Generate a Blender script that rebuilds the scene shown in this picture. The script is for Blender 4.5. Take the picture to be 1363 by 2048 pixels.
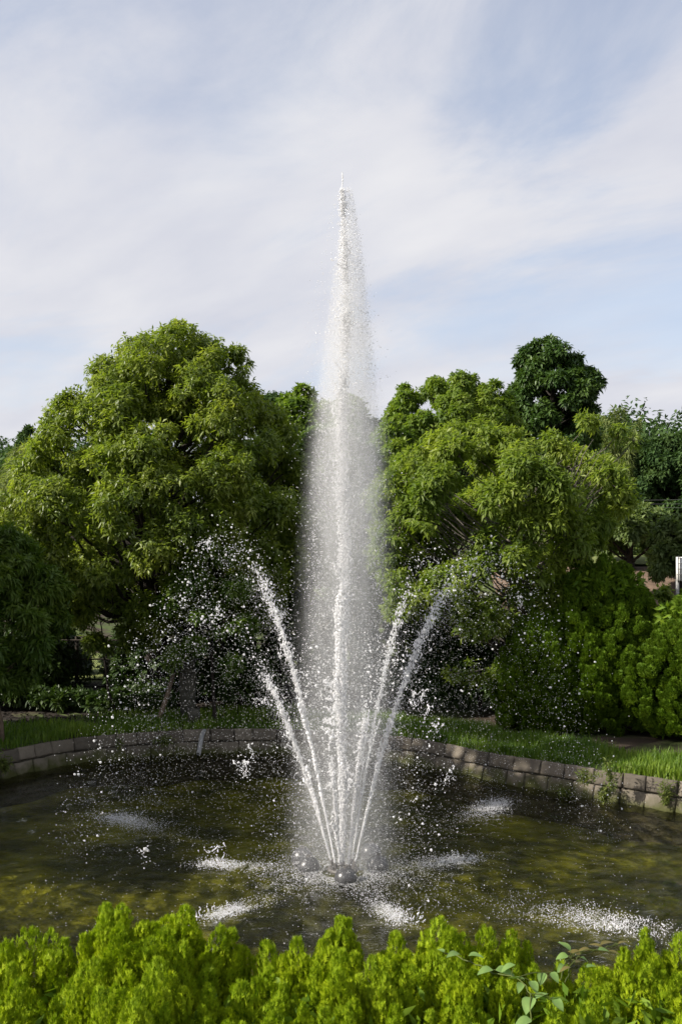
import bpy, math, random
import numpy as np
from mathutils import Vector, Matrix

for o in list(bpy.data.objects): bpy.data.objects.remove(o)
SC = bpy.context.scene
COL = SC.collection
rng = np.random.default_rng(7)
random.seed(7)

# ------------------------------------------------------------------ camera
F = 1991.0; HOR = 1120.0; CAMZ = 3.0
cam = bpy.data.cameras.new('camera'); camo = bpy.data.objects.new('camera', cam); COL.objects.link(camo)
cam.sensor_fit = 'VERTICAL'; cam.sensor_height = 36.0; cam.sensor_width = 24.0; cam.lens = 35.0
cam.shift_y = (HOR - 1024.0) / 2048.0
cam.clip_start = 0.1; cam.clip_end = 2000
camo.location = (0, 0, CAMZ); camo.rotation_euler = (math.radians(90), 0, 0)
SC.camera = camo

# ------------------------------------------------------------------ light
SUN = Vector((-0.80, -0.24, 0.55)).normalized()
el = math.asin(SUN.z); az = math.atan2(SUN.x, SUN.y)
w = bpy.data.worlds.new("World"); SC.world = w; w.use_nodes = True
nt = w.node_tree; nt.nodes.clear()
def wn(t, **k):
    n = nt.nodes.new(t)
    for a, b in k.items(): setattr(n, a, b)
    return n
sky = wn('ShaderNodeTexSky', sky_type='NISHITA', sun_disc=False, sun_elevation=el, sun_rotation=az, air_density=1.0, dust_density=1.0, ozone_density=1.5)
tc = wn('ShaderNodeTexCoord')
# project the view direction on a flat cloud layer so that the streaks run to the horizon
sx = wn('ShaderNodeSeparateXYZ'); nt.links.new(tc.outputs['Generated'], sx.inputs[0])
mz = wn('ShaderNodeMath', operation='ADD'); mz.inputs[1].default_value = 0.25; 
mx0 = wn('ShaderNodeMath', operation='MAXIMUM'); mx0.inputs[1].default_value = 0.0
nt.links.new(sx.outputs[2], mx0.inputs[0]); nt.links.new(mx0.outputs[0], mz.inputs[0])
dx = wn('ShaderNodeMath', operation='DIVIDE'); dy = wn('ShaderNodeMath', operation='DIVIDE')
nt.links.new(sx.outputs[0], dx.inputs[0]); nt.links.new(mz.outputs[0], dx.inputs[1])
nt.links.new(sx.outputs[1], dy.inputs[0]); nt.links.new(mz.outputs[0], dy.inputs[1])
cx = wn('ShaderNodeCombineXYZ'); nt.links.new(dx.outputs[0], cx.inputs[0]); nt.links.new(dy.outputs[0], cx.inputs[1])
mp = wn('ShaderNodeMapping'); mp.inputs['Location'].default_value = (3.1, 1.7, 0.3); mp.inputs['Scale'].default_value = (0.62, 1.15, 1)
mpr = wn('ShaderNodeMapping'); mpr.inputs['Rotation'].default_value = (0, 0, math.radians(40))
nt.links.new(cx.outputs[0], mpr.inputs[0]); nt.links.new(mpr.outputs[0], mp.inputs[0])
n1 = wn('ShaderNodeTexNoise'); n1.inputs['Scale'].default_value = 1.7; n1.inputs['Detail'].default_value = 9; n1.inputs['Roughness'].default_value = 0.60; n1.inputs['Distortion'].default_value = 0.5
nt.links.new(mp.outputs[0], n1.inputs['Vector'])
cr = wn('ShaderNodeMapRange'); cr.interpolation_type = 'SMOOTHSTEP'
cr.inputs['From Min'].default_value = 0.33; cr.inputs['From Max'].default_value = 0.60; cr.inputs['To Min'].default_value = 0.36; cr.inputs['To Max'].default_value = 1.0
nt.links.new(n1.outputs['Fac'], cr.inputs['Value'])
# thin blue between the clouds is the Nishita sky; cloud colour is a pale grey white
n2 = wn('ShaderNodeTexNoise'); n2.inputs['Scale'].default_value = 3.4; n2.inputs['Detail'].default_value = 8; n2.inputs['Roughness'].default_value = 0.5
nt.links.new(mp.outputs[0], n2.inputs['Vector'])
cc = wn('ShaderNodeMix', data_type='RGBA')
cc.inputs['A'].default_value = (3.8, 3.93, 4.48, 1); cc.inputs['B'].default_value = (4.9, 4.9, 5.1, 1)
nt.links.new(n2.outputs['Fac'], cc.inputs['Factor'])
mxs = wn('ShaderNodeMix', data_type='RGBA')
gain = wn('ShaderNodeMix', data_type='RGBA', blend_type='MULTIPLY'); gain.inputs['Factor'].default_value = 1; gain.inputs['B'].default_value = (1.45, 1.25, 1.15, 1)
nt.links.new(sky.outputs[0], gain.inputs['A'])
hz1 = wn('ShaderNodeMapRange'); hz1.interpolation_type = 'SMOOTHSTEP'; hz1.inputs['From Min'].default_value = 0.0; hz1.inputs['From Max'].default_value = 0.32; hz1.inputs['To Min'].default_value = 0.5; hz1.inputs['To Max'].default_value = 0.0
nt.links.new(mx0.outputs[0], hz1.inputs['Value'])
hz2 = wn('ShaderNodeMath', operation='ADD', use_clamp=True); nt.links.new(hz1.outputs[0], hz2.inputs[0]); nt.links.new(cr.outputs[0], hz2.inputs[1])
n2r = wn('ShaderNodeMapRange'); n2r.inputs['From Min'].default_value = 0.3; n2r.inputs['From Max'].default_value = 0.7; nt.links.new(n2.outputs['Fac'], n2r.inputs['Value']); nt.links.new(n2r.outputs[0], cc.inputs['Factor'])
nt.links.new(hz2.outputs[0], mxs.inputs['Factor']); nt.links.new(gain.outputs['Result'], mxs.inputs['A']); nt.links.new(cc.outputs['Result'], mxs.inputs['B'])
bg = wn('ShaderNodeBackground'); bg.inputs['Strength'].default_value = 0.1
nt.links.new(mxs.outputs['Result'], bg.inputs['Color'])
wo = wn('ShaderNodeOutputWorld'); nt.links.new(bg.outputs[0], wo.inputs[0])

sl = bpy.data.lights.new('sun', 'SUN'); sl.energy = 5.0; sl.angle = math.radians(0.53); sl.color = (1.0, 0.94, 0.84)
so = bpy.data.objects.new('sun', sl); COL.objects.link(so); so.location = SUN * 40
so.rotation_euler = SUN.to_track_quat('Z', 'Y').to_euler()
SC.view_settings.view_transform = 'Standard'; SC.view_settings.look = 'None'
SC.view_settings.exposure = 0.75; SC.view_settings.gamma = 1.0; SC.view_settings.use_curve_mapping = False
SC.render.engine = 'CYCLES'
SC.cycles.max_bounces = 6; SC.cycles.transparent_max_bounces = 24; SC.cycles.volume_bounces = 1

# ------------------------------------------------------------------ helpers
def px(x, y, D):
    return Vector(((x - 681.5) / F * D, D, CAMZ + (HOR - y) / F * D))
def wx(x, D): return (x - 681.5) / F * D
def wz(y, D): return CAMZ + (HOR - y) / F * D

def mesh_np(name, V, Fc, mat=None, smooth=False):
    V = np.asarray(V, np.float32); 
    me = bpy.data.meshes.new(name)
    if isinstance(Fc, np.ndarray):
        k = Fc.shape[1]; m = Fc.shape[0]
        me.vertices.add(len(V)); me.vertices.foreach_set('co', V.ravel())
        me.loops.add(m * k); me.loops.foreach_set('vertex_index', Fc.astype(np.int32).ravel())
        me.polygons.add(m); me.polygons.foreach_set('loop_start', np.arange(0, m * k, k, dtype=np.int32))
        me.polygons.foreach_set('loop_total', np.full(m, k, np.int32))
    else:
        me.from_pydata([tuple(v) for v in V], [], Fc)
    if smooth: me.polygons.foreach_set('use_smooth', np.ones(len(me.polygons), bool))
    me.update(calc_edges=True)
    if mat: me.materials.append(mat)
    return me

def link(name, me, parent=None, loc=None):
    o = bpy.data.objects.new(name, me); COL.objects.link(o)
    if parent is not None: o.parent = parent
    if loc is not None: o.location = loc
    return o

def tag(o, label=None, cat=None, group=None, kind=None):
    if label: o['label'] = label
    if cat: o['category'] = cat
    if group: o['group'] = group
    if kind: o['kind'] = kind
    return o

def thing(name, loc, label, cat, group=None):
    o = link(name, None, None, loc); o.empty_display_size = 0.2
    return tag(o, label, cat, group)

def unit(a): return a / np.maximum(np.linalg.norm(a, axis=-1, keepdims=True), 1e-9)

class Acc:
    def __init__(s): s.V = []; s.F = []; s.n = 0
    def add(s, V, Fc):
        s.V.append(np.asarray(V, float)); s.F.append(np.asarray(Fc) + s.n); s.n += len(V)
    def mesh(s, name, mat, smooth=False):
        return mesh_np(name, np.concatenate(s.V), np.concatenate(s.F), mat, smooth)

def tube(path, rad, sides=6):
    P = np.asarray(path, float); n = len(P)
    r = np.broadcast_to(np.asarray(rad, float), (n,))
    T = unit(np.gradient(P, axis=0))
    ref = np.array([0.31, 0.17, 0.93]) if abs(T[0, 2]) < 0.9 else np.array([0.95, 0.2, 0.1])
    A = unit(np.cross(T, ref)); B = np.cross(T, A)
    an = np.linspace(0, 2 * np.pi, sides, endpoint=False)
    V = (P[:, None, :] + r[:, None, None] * (np.cos(an)[None, :, None] * A[:, None, :] + np.sin(an)[None, :, None] * B[:, None, :])).reshape(-1, 3)
    i = np.arange(n - 1)[:, None] * sides; j = np.arange(sides)[None, :]; k = (j + 1) % sides
    Fq = np.stack([i + j, i + k, i + sides + k, i + sides + j], -1).reshape(-1, 4)
    return V, Fq

def box(cx, cy, cz, sx, sy, sz):
    V = np.array([[x, y, z] for z in (-.5, .5) for y in (-.5, .5) for x in (-.5, .5)]) * [sx, sy, sz] + [cx, cy, cz]
    Fq = np.array([[0, 2, 3, 1], [4, 5, 7, 6], [0, 1, 5, 4], [2, 6, 7, 3], [0, 4, 6, 2], [1, 3, 7, 5]])
    return V, Fq

# ------------------------------------------------------------------ materials
def mat(name):
    m = bpy.data.materials.new(name); m.use_nodes = True; t = m.node_tree; t.nodes.clear()
    def N(ty, **k):
        n = t.nodes.new(ty)
        for a, b in k.items(): setattr(n, a, b)
        return n
    L = t.links.new
    out = N('ShaderNodeOutputMaterial')
    return m, N, L, out

def leaf_mat(name, c1, c2, trans=0.35, rough=0.5, spec=0.35, tcol=1.25, patch=None):
    m, N, L, out = mat(name)
    g = N('ShaderNodeNewGeometry')
    mx = N('ShaderNodeMix', data_type='RGBA'); mx.inputs['A'].default_value = (*c1, 1); mx.inputs['B'].default_value = (*c2, 1)
    L(g.outputs['Random Per Island'], mx.inputs['Factor'])
    col = mx.outputs['Result']
    # clumps differ a little in age and hue
    tcn = N('ShaderNodeTexCoord'); ns = N('ShaderNodeTexNoise'); ns.inputs['Scale'].default_value = 1.3 if patch is None else patch; ns.inputs['Detail'].default_value = 2
    L(tcn.outputs['Object'], ns.inputs['Vector'])
    hs = N('ShaderNodeHueSaturation'); mr = N('ShaderNodeMapRange'); mr.inputs['From Min'].default_value = 0.3; mr.inputs['From Max'].default_value = 0.7; mr.inputs['To Min'].default_value = 0.75; mr.inputs['To Max'].default_value = 1.3
    L(ns.outputs['Fac'], mr.inputs['Value']); L(mr.outputs[0], hs.inputs['Value']); L(col, hs.inputs['Color'])
    mr2 = N('ShaderNodeMapRange'); mr2.inputs['From Min'].default_value = 0.3; mr2.inputs['From Max'].default_value = 0.7; mr2.inputs['To Min'].default_value = 0.515; mr2.inputs['To Max'].default_value = 0.485
    L(ns.outputs['Fac'], mr2.inputs['Value']); L(mr2.outputs[0], hs.inputs['Hue'])
    p = N('ShaderNodeBsdfPrincipled'); p.inputs['Roughness'].default_value = rough; p.inputs['Specular IOR Level'].default_value = spec
    L(hs.outputs[0], p.inputs['Base Color'])
    tr = N('ShaderNodeBsdfTranslucent')
    tm = N('ShaderNodeMix', data_type='RGBA', blend_type='MULTIPLY'); tm.inputs['Factor'].default_value = 1; tm.inputs['B'].default_value = (tcol * 1.05, tcol * 1.1, tcol * 0.5, 1)
    L(hs.outputs[0], tm.inputs['A']); L(tm.outputs['Result'], tr.inputs['Color'])
    ms = N('ShaderNodeMixShader'); ms.inputs[0].default_value = trans
    L(p.outputs[0], ms.inputs[1]); L(tr.outputs[0], ms.inputs[2]); L(ms.outputs[0], out.inputs[0])
    return m

def noisy_mat(name, c1, c2, scale=6, rough=0.85, bump=0.3, detail=8, c3=None, s3=1.0, spec=0.3, lo=0.35, hi=0.65, t3=0.5):
    m, N, L, out = mat(name)
    tcn = N('ShaderNodeTexCoord'); ns = N('ShaderNodeTexNoise'); ns.inputs['Scale'].default_value = scale; ns.inputs['Detail'].default_value = detail; ns.inputs['Roughness'].default_value = 0.65
    geo = N('ShaderNodeNewGeometry')
    L(geo.outputs['Position'], ns.inputs['Vector'])
    mr = N('ShaderNodeMapRange'); mr.inputs['From Min'].default_value = lo; mr.inputs['From Max'].default_value = hi; L(ns.outputs['Fac'], mr.inputs['Value'])
    mx = N('ShaderNodeMix', data_type='RGBA'); mx.inputs['A'].default_value = (*c1, 1); mx.inputs['B'].default_value = (*c2, 1); L(mr.outputs[0], mx.inputs['Factor'])
    col = mx.outputs['Result']
    if c3:
        n3 = N('ShaderNodeTexNoise'); n3.inputs['Scale'].default_value = s3; n3.inputs['Detail'].default_value = 6; L(geo.outputs['Position'], n3.inputs['Vector'])
        m3 = N('ShaderNodeMapRange'); m3.inputs['From Min'].default_value = t3 - .05; m3.inputs['From Max'].default_value = t3 + 0.1; L(n3.outputs['Fac'], m3.inputs['Value'])
        x3 = N('ShaderNodeMix', data_type='RGBA'); L(m3.outputs[0], x3.inputs['Factor']); L(col, x3.inputs['A']); x3.inputs['B'].default_value = (*c3, 1); col = x3.outputs['Result']
    p = N('ShaderNodeBsdfPrincipled'); p.inputs['Roughness'].default_value = rough; p.inputs['Specular IOR Level'].default_value = spec
    L(col, p.inputs['Base Color'])
    b = N('ShaderNodeBump'); b.inputs['Strength'].default_value = bump; b.inputs['Distance'].default_value = 0.03; L(ns.outputs['Fac'], b.inputs['Height']); L(b.outputs[0], p.inputs['Normal'])
    L(p.outputs[0], out.inputs[0])
    return m

def stone_mat(name):
    m, N, L, out = mat(name)
    geo = N('ShaderNodeNewGeometry'); oi = N('ShaderNodeObjectInfo')
    ns = N('ShaderNodeTexNoise'); ns.inputs['Scale'].default_value = 9; ns.inputs['Detail'].default_value = 10; ns.inputs['Roughness'].default_value = 0.7; L(geo.outputs['Position'], ns.inputs['Vector'])
    r = N('ShaderNodeMix', data_type='RGBA'); r.inputs['A'].default_value = (0.070, 0.059, 0.045, 1); r.inputs['B'].default_value = (0.20, 0.172, 0.135, 1); L(ns.outputs['Fac'], r.inputs['Factor'])
    v = N('ShaderNodeHueSaturation'); mr = N('ShaderNodeMapRange'); mr.inputs['To Min'].default_value = 0.6; mr.inputs['To Max'].default_value = 1.25; L(oi.outputs['Random'], mr.inputs['Value']); L(mr.outputs[0], v.inputs['Value']); L(r.outputs['Result'], v.inputs['Color'])
    # moss and algae band near the water line
    sp = N('ShaderNodeSeparateXYZ'); L(geo.outputs['Position'], sp.inputs[0])
    nm = N('ShaderNodeTexNoise'); nm.inputs['Scale'].default_value = 5; nm.inputs['Detail'].default_value = 8; L(geo.outputs['Position'], nm.inputs['Vector'])
    ad = N('ShaderNodeMath', operation='MULTIPLY_ADD'); ad.inputs[1].default_value = 0.45; L(nm.outputs['Fac'], ad.inputs[0])
    ng = N('ShaderNodeMath', operation='MULTIPLY'); ng.inputs[1].default_value = -1.0; L(sp.outputs[2], ng.inputs[0]); L(ng.outputs[0], ad.inputs[2])
    mk = N('ShaderNodeMapRange'); mk.inputs['From Min'].default_value = 0.06; mk.inputs['From Max'].default_value = 0.20; L(ad.outputs[0], mk.inputs['Value'])
    x = N('ShaderNodeMix', data_type='RGBA'); x.inputs['B'].default_value = (0.055, 0.058, 0.018, 1); L(mk.outputs[0], x.inputs['Factor']); L(v.outputs[0], x.inputs['A'])
    p = N('ShaderNodeBsdfPrincipled'); p.inputs['Roughness'].default_value = 0.85; p.inputs['Specular IOR Level'].default_value = 0.25; L(x.outputs['Result'], p.inputs['Base Color'])
    b = N('ShaderNodeBump'); b.inputs['Strength'].default_value = 0.7; b.inputs['Distance'].default_value = 0.02; L(ns.outputs['Fac'], b.inputs['Height']); L(b.outputs[0], p.inputs['Normal'])
    L(p.outputs[0], out.inputs[0]); return m

def foam_mat(name, val=0.85, tr=0.35, gl=0.12, clear=0.0):
    m, N, L, out = mat(name)
    d = N('ShaderNodeBsdfDiffuse'); d.inputs[0].default_value = (val, val, val * 1.01, 1)
    t = N('ShaderNodeBsdfTranslucent'); t.inputs[0].default_value = (val, val, val * 1.01, 1)
    g = N('ShaderNodeBsdfGlossy'); g.inputs['Roughness'].default_value = 0.15
    a = N('ShaderNodeMixShader'); a.inputs[0].default_value = tr; L(d.outputs[0], a.inputs[1]); L(t.outputs[0], a.inputs[2])
    b = N('ShaderNodeMixShader'); b.inputs[0].default_value = gl; L(a.outputs[0], b.inputs[1]); L(g.outputs[0], b.inputs[2])
    if clear:      # drops let part of what lies behind shine through
        tp = N('ShaderNodeBsdfTransparent'); c = N('ShaderNodeMixShader'); c.inputs[0].default_value = clear; L(b.outputs[0], c.inputs[1]); L(tp.outputs[0], c.inputs[2]); b = c
    L(b.outputs[0], out.inputs[0]); return m

def water_mat(name):
    m, N, L, out = mat(name)
    geo = N('ShaderNodeNewGeometry')
    mp = N('ShaderNodeMapping'); mp.inputs['Scale'].default_value = (1.0, 1.6, 1); mp.inputs['Rotation'].default_value = (0, 0, 0.25); L(geo.outputs['Position'], mp.inputs[0])
    a = N('ShaderNodeTexNoise'); a.inputs['Scale'].default_value = 4.0; a.inputs['Detail'].default_value = 6; a.inputs['Roughness'].default_value = 0.62; a.inputs['Distortion'].default_value = 0.6; L(mp.outputs[0], a.inputs['Vector'])
    b = N('ShaderNodeBump'); b.inputs['Strength'].default_value = 0.95; b.inputs['Distance'].default_value = 0.06; L(a.outputs['Fac'], b.inputs['Height'])
    c = N('ShaderNodeTexNoise'); c.inputs['Scale'].default_value = 22; c.inputs['Detail'].default_value = 3; L(mp.outputs[0], c.inputs['Vector'])
    b2 = N('ShaderNodeBump'); b2.inputs['Strength'].default_value = 0.5; b2.inputs['Distance'].default_value = 0.014; L(c.outputs['Fac'], b2.inputs['Height']); L(b.outputs[0], b2.inputs['Normal'])
    fr = N('ShaderNodeFresnel'); fr.inputs['IOR'].default_value = 1.33; L(b2.outputs[0], fr.inputs['Normal'])
    g = N('ShaderNodeBsdfGlossy'); g.inputs['Roughness'].default_value = 0.04; L(b2.outputs[0], g.inputs['Normal'])
    t = N('ShaderNodeBsdfTransparent'); t.inputs[0].default_value = (0.86, 0.84, 0.60, 1)
    s = N('ShaderNodeMixShader'); L(fr.outputs[0], s.inputs[0]); L(t.outputs[0], s.inputs[1]); L(g.outputs[0], s.inputs[2])
    L(s.outputs[0], out.inputs[0]); return m

def plain(name, col, rough=0.6, metal=0.0, spec=0.4):
    return noisy_mat(name, tuple(c * 0.85 for c in col), col, scale=14, rough=rough, bump=0.08, spec=spec)

M = {}
M['leaf_big'] = leaf_mat('leaf_big', (0.115, 0.165, 0.020), (0.22, 0.27, 0.042), 0.47, 0.42, 0.5)
M['leaf_side'] = leaf_mat('leaf_side', (0.060, 0.115, 0.014), (0.12, 0.18, 0.026), 0.4, 0.5)
M['leaf_cherry'] = leaf_mat('leaf_cherry', (0.12, 0.18, 0.024), (0.22, 0.28, 0.046), 0.5, 0.5)
M['leaf_mid'] = leaf_mat('leaf_mid', (0.095, 0.16, 0.020), (0.18, 0.245, 0.038), 0.44, 0.5)
M['leaf_dark'] = leaf_mat('leaf_dark', (0.035, 0.075, 0.016), (0.075, 0.13, 0.028), 0.28, 0.45)
M['leaf_far'] = leaf_mat('leaf_far', (0.034, 0.068, 0.020), (0.062, 0.108, 0.030), 0.25, 0.7, 0.15)
M['leaf_soft'] = leaf_mat('leaf_soft', (0.09, 0.135, 0.04), (0.15, 0.20, 0.065), 0.4, 0.6)
M['bamboo'] = leaf_mat('bamboo', (0.11, 0.15, 0.045), (0.19, 0.22, 0.075), 0.4, 0.6)
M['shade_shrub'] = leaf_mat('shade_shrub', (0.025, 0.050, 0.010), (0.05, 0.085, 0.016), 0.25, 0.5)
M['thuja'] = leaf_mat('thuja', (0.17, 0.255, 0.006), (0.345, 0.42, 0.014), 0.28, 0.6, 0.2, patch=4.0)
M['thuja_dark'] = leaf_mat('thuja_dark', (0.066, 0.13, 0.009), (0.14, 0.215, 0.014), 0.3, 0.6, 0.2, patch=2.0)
M['grass'] = leaf_mat('grass', (0.07, 0.14, 0.012), (0.15, 0.23, 0.025), 0.38, 0.5)
M['weed'] = leaf_mat('weed', (0.08, 0.12, 0.02), (0.15, 0.17, 0.04), 0.35, 0.6)
M['vine'] = leaf_mat('vine', (0.15, 0.25, 0.06), (0.22, 0.33, 0.10), 0.35, 0.4)
M['vine_red'] = leaf_mat('vine_red', (0.18, 0.10, 0.035), (0.16, 0.17, 0.05), 0.35, 0.4)
M['bark'] = noisy_mat('bark', (0.014, 0.011, 0.009), (0.042, 0.034, 0.027), 18, 0.9, 0.8)
M['bark_grey'] = noisy_mat('bark_grey', (0.055, 0.046, 0.038), (0.17, 0.15, 0.13), 14, 0.85, 0.6)
M['stone'] = stone_mat('stone')
M['mortar'] = noisy_mat('mortar', (0.045, 0.040, 0.030), (0.09, 0.08, 0.06), 15, 0.95, 0.4)
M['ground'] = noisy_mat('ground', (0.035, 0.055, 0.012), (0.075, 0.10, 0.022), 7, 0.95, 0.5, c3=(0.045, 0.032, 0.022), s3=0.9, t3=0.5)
M['soil'] = noisy_mat('soil', (0.009, 0.007, 0.005), (0.026, 0.018, 0.012), 12, 0.95, 0.6)  # near black: the shade under the trees is put into this colour
M['brown_bank'] = noisy_mat('brown_bank', (0.10, 0.068, 0.048), (0.20, 0.14, 0.10), 5, 0.95, 0.6)
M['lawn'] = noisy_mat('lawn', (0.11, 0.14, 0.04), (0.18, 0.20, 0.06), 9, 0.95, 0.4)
M['bed'] = noisy_mat('bed', (0.042, 0.048, 0.008), (0.29, 0.29, 0.024), 1.1, 0.9, 0.4, c3=(0.030, 0.032, 0.008), s3=0.75, lo=0.38, hi=0.68, t3=0.54)
M['foam'] = foam_mat('foam'); M['drop'] = foam_mat('drop', 0.92, 0.5, 0.06, 0.30)
M['water'] = water_mat('water')
M['black_ball'] = noisy_mat('black_ball', (0.028, 0.028, 0.030), (0.05, 0.05, 0.052), 12, 0.32, 0.05, spec=0.5)
M['nozzle'] = plain('nozzle', (0.10, 0.09, 0.08), 0.4)
M['concrete'] = noisy_mat('concrete', (0.05, 0.048, 0.038), (0.10, 0.095, 0.075), 10, 0.9, 0.4)
M['wood'] = noisy_mat('wood', (0.09, 0.065, 0.045), (0.17, 0.125, 0.085), 10, 0.8, 0.4)
M['darkwood'] = noisy_mat('darkwood', (0.02, 0.016, 0.013), (0.05, 0.04, 0.03), 10, 0.8, 0.4)
M['white'] = plain('white', (0.80, 0.79, 0.76), 0.5)
M['greypaint'] = plain('greypaint', (0.26, 0.26, 0.255), 0.5)
M['wire'] = plain('wire', (0.06, 0.06, 0.06), 0.5)

# ------------------------------------------------------------------ pond outline and terrain
PC = np.array([-0.4, 10.1])
ctrl = [(3.81, 11.95), (3.19, 12.44), (2.42, 13.13), (1.93, 13.57), (1.33, 14.35), (0.07, 15.2), (-1.56, 15.47), (-3.03, 15.15), (-3.95, 14.6), (-4.65, 13.48),
        (4.75, 10.9), (5.3, 9.3), (5.0, 7.3), (3.2, 5.7), (0.3, 5.2), (-2.8, 5.4), (-4.9, 7.0), (-5.7, 9.2), (-5.4, 11.6)]
ca = np.array([math.atan2(y - PC[1], x - PC[0]) for x, y in ctrl]); crr = np.array([math.hypot(x - PC[0], y - PC[1]) for x, y in ctrl])
od = np.argsort(ca); ca = ca[od]; crr = crr[od]
TH = np.linspace(-np.pi, np.pi, 720, endpoint=False)
RR = np.interp(TH, np.concatenate([ca - 2 * np.pi, ca, ca + 2 * np.pi]), np.tile(crr, 3))
kern = np.hanning(31); kern /= kern.sum()
RR = np.convolve(np.concatenate([RR[-40:], RR, RR[:40]]), kern, 'same')[40:-40]
def r_out(th): return np.interp(th, np.concatenate([TH, [np.pi]]), np.concatenate([RR, [RR[0]]]))
WALL_H = 0.33
def sm(a, b, x):
    t = np.clip((x - a) / (b - a), 0, 1); return t * t * (3 - 2 * t)
def ground_z(x, y):
    z = 0.34 + 0 * x
    z = z + 0.9 * sm(5.2, 1.5, y)
    z = z + 0.12 * sm(15.8, 19, y)
    back = sm(19.5, 29, y)
    z = z + back * (2.35 * sm(0, 5, x) + 0.9 * sm(-2, -12, x) + 0.25)
    z = z + 6.0 * sm(33, 75, y) + 9 * sm(80, 280, y)
    z = z + 0.04 * np.sin(x * 1.7) * np.cos(y * 1.3) * sm(16, 20, y)
    return z

def build_ground():
    th = np.linspace(-np.pi, np.pi, 360, endpoint=False)
    rad = np.array([1.03, 1.04, 1.06, 1.10, 1.15, 1.2, 1.28, 1.36, 1.46, 1.6, 1.75, 1.9, 2.1, 2.3, 2.6, 3, 3.5, 4, 4.6, 5.4, 6.4, 8, 10, 13, 17, 24, 34, 50, 80, 120])
    V = []
    for s in rad:
        r = r_out(th) * s if s < 2 else (r_out(th) * 2 * (1 - min(1, (s - 2) / 3)) + 5.3 * 2 * min(1, (s - 2) / 3)) * s / 2
        x = PC[0] + r * np.cos(th); y = PC[1] + r * np.sin(th)
        z = ground_z(x, y) + rng.normal(0, 0.012, len(x)) * (s > 1.05)
        if s <= 1.03: z = z - 0.5
        V.append(np.stack([x, y, z], -1))
    V = np.concatenate(V); n = 360; m = len(rad)
    i = np.arange(m - 1)[:, None] * n; j = np.arange(n)[None, :]; k = (j + 1) % n
    Fq = np.stack([i + j, i + n + j, i + n + k, i + k], -1).reshape(-1, 4)
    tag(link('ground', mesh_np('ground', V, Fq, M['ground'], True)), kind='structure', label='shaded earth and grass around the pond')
    # pond bed
    rs = np.linspace(0.0002, 1.04, 26); V = []
    for s in rs:
        r = r_out(th) * s; x = PC[0] + r * np.cos(th); y = PC[1] + r * np.sin(th)
        z = -0.42 + 0.05 * np.sin(2.3 * x + 1) * np.cos(1.9 * y) + 0.03 * np.sin(5 * x) * np.sin(4.2 * y)
        V.append(np.stack([x, y, z], -1))
    V = np.concatenate(V); m = len(rs); i = np.arange(m - 1)[:, None] * n
    Fq = np.stack([i + j, i + n + j, i + n + k, i + k], -1).reshape(-1, 4)
    tag(link('pond_bed', mesh_np('pond_bed', V, Fq, M['bed'], True)), kind='structure', label='olive algae covered bottom of the pond')
build_ground()

FX, FY = 0.02, 9.55                       # fountain position
SPL = [(-2.6, 1.95, 1.0), (1.9, 2.65, 1.0), (2.30, -1.42, 1.25), (0.45, -1.25, 0.7), (-1.25, 0.22, 0.75), (1.17, 0.38, 0.85), (-1.05, -1.15, 0.6)]
def build_water():
    n = 330; rs = np.linspace(0.0002, 1.02, 140)
    th = np.linspace(-np.pi, np.pi, n, endpoint=False); V = []
    for s in rs:
        r = r_out(th) * s; V.append(np.stack([PC[0] + r * np.cos(th), PC[1] + r * np.sin(th)], -1))
    P = np.concatenate(V); z = np.zeros(len(P))
    for (sx_, sy_, a) in SPL + [(0, 0, 1.2)]:
        d = np.hypot(P[:, 0] - FX - sx_, P[:, 1] - FY - sy_)
        z += a * 0.010 * np.sin(d * 21 + sx_ * 9) * np.exp(-d / 1.4) * (1 - np.exp(-d * 3))
    for q in range(14):
        an = rng.uniform(0, 2 * np.pi); kf = rng.uniform(9, 26)
        z += 0.0042 * (9 / kf) ** 0.5 * np.sin(kf * (P[:, 0] * np.cos(an) + P[:, 1] * np.sin(an)) + rng.uniform(0, 6) + 1.4 * np.sin(P[:, 0] * 1.1 + q) + 1.1 * np.cos(P[:, 1] * 1.3 + q))
    V = np.column_stack([P, z]); m = len(rs)
    i = np.arange(m - 1)[:, None] * n; j = np.arange(n)[None, :]; k = (j + 1) % n
    Fq = np.stack([i + j, i + n + j, i + n + k, i + k], -1).reshape(-1, 4)
    tag(link('pond_water', mesh_np('pond_water', V, Fq, M['water'], True)), kind='structure', label='rippled dark olive pond water')
build_water()

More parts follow.
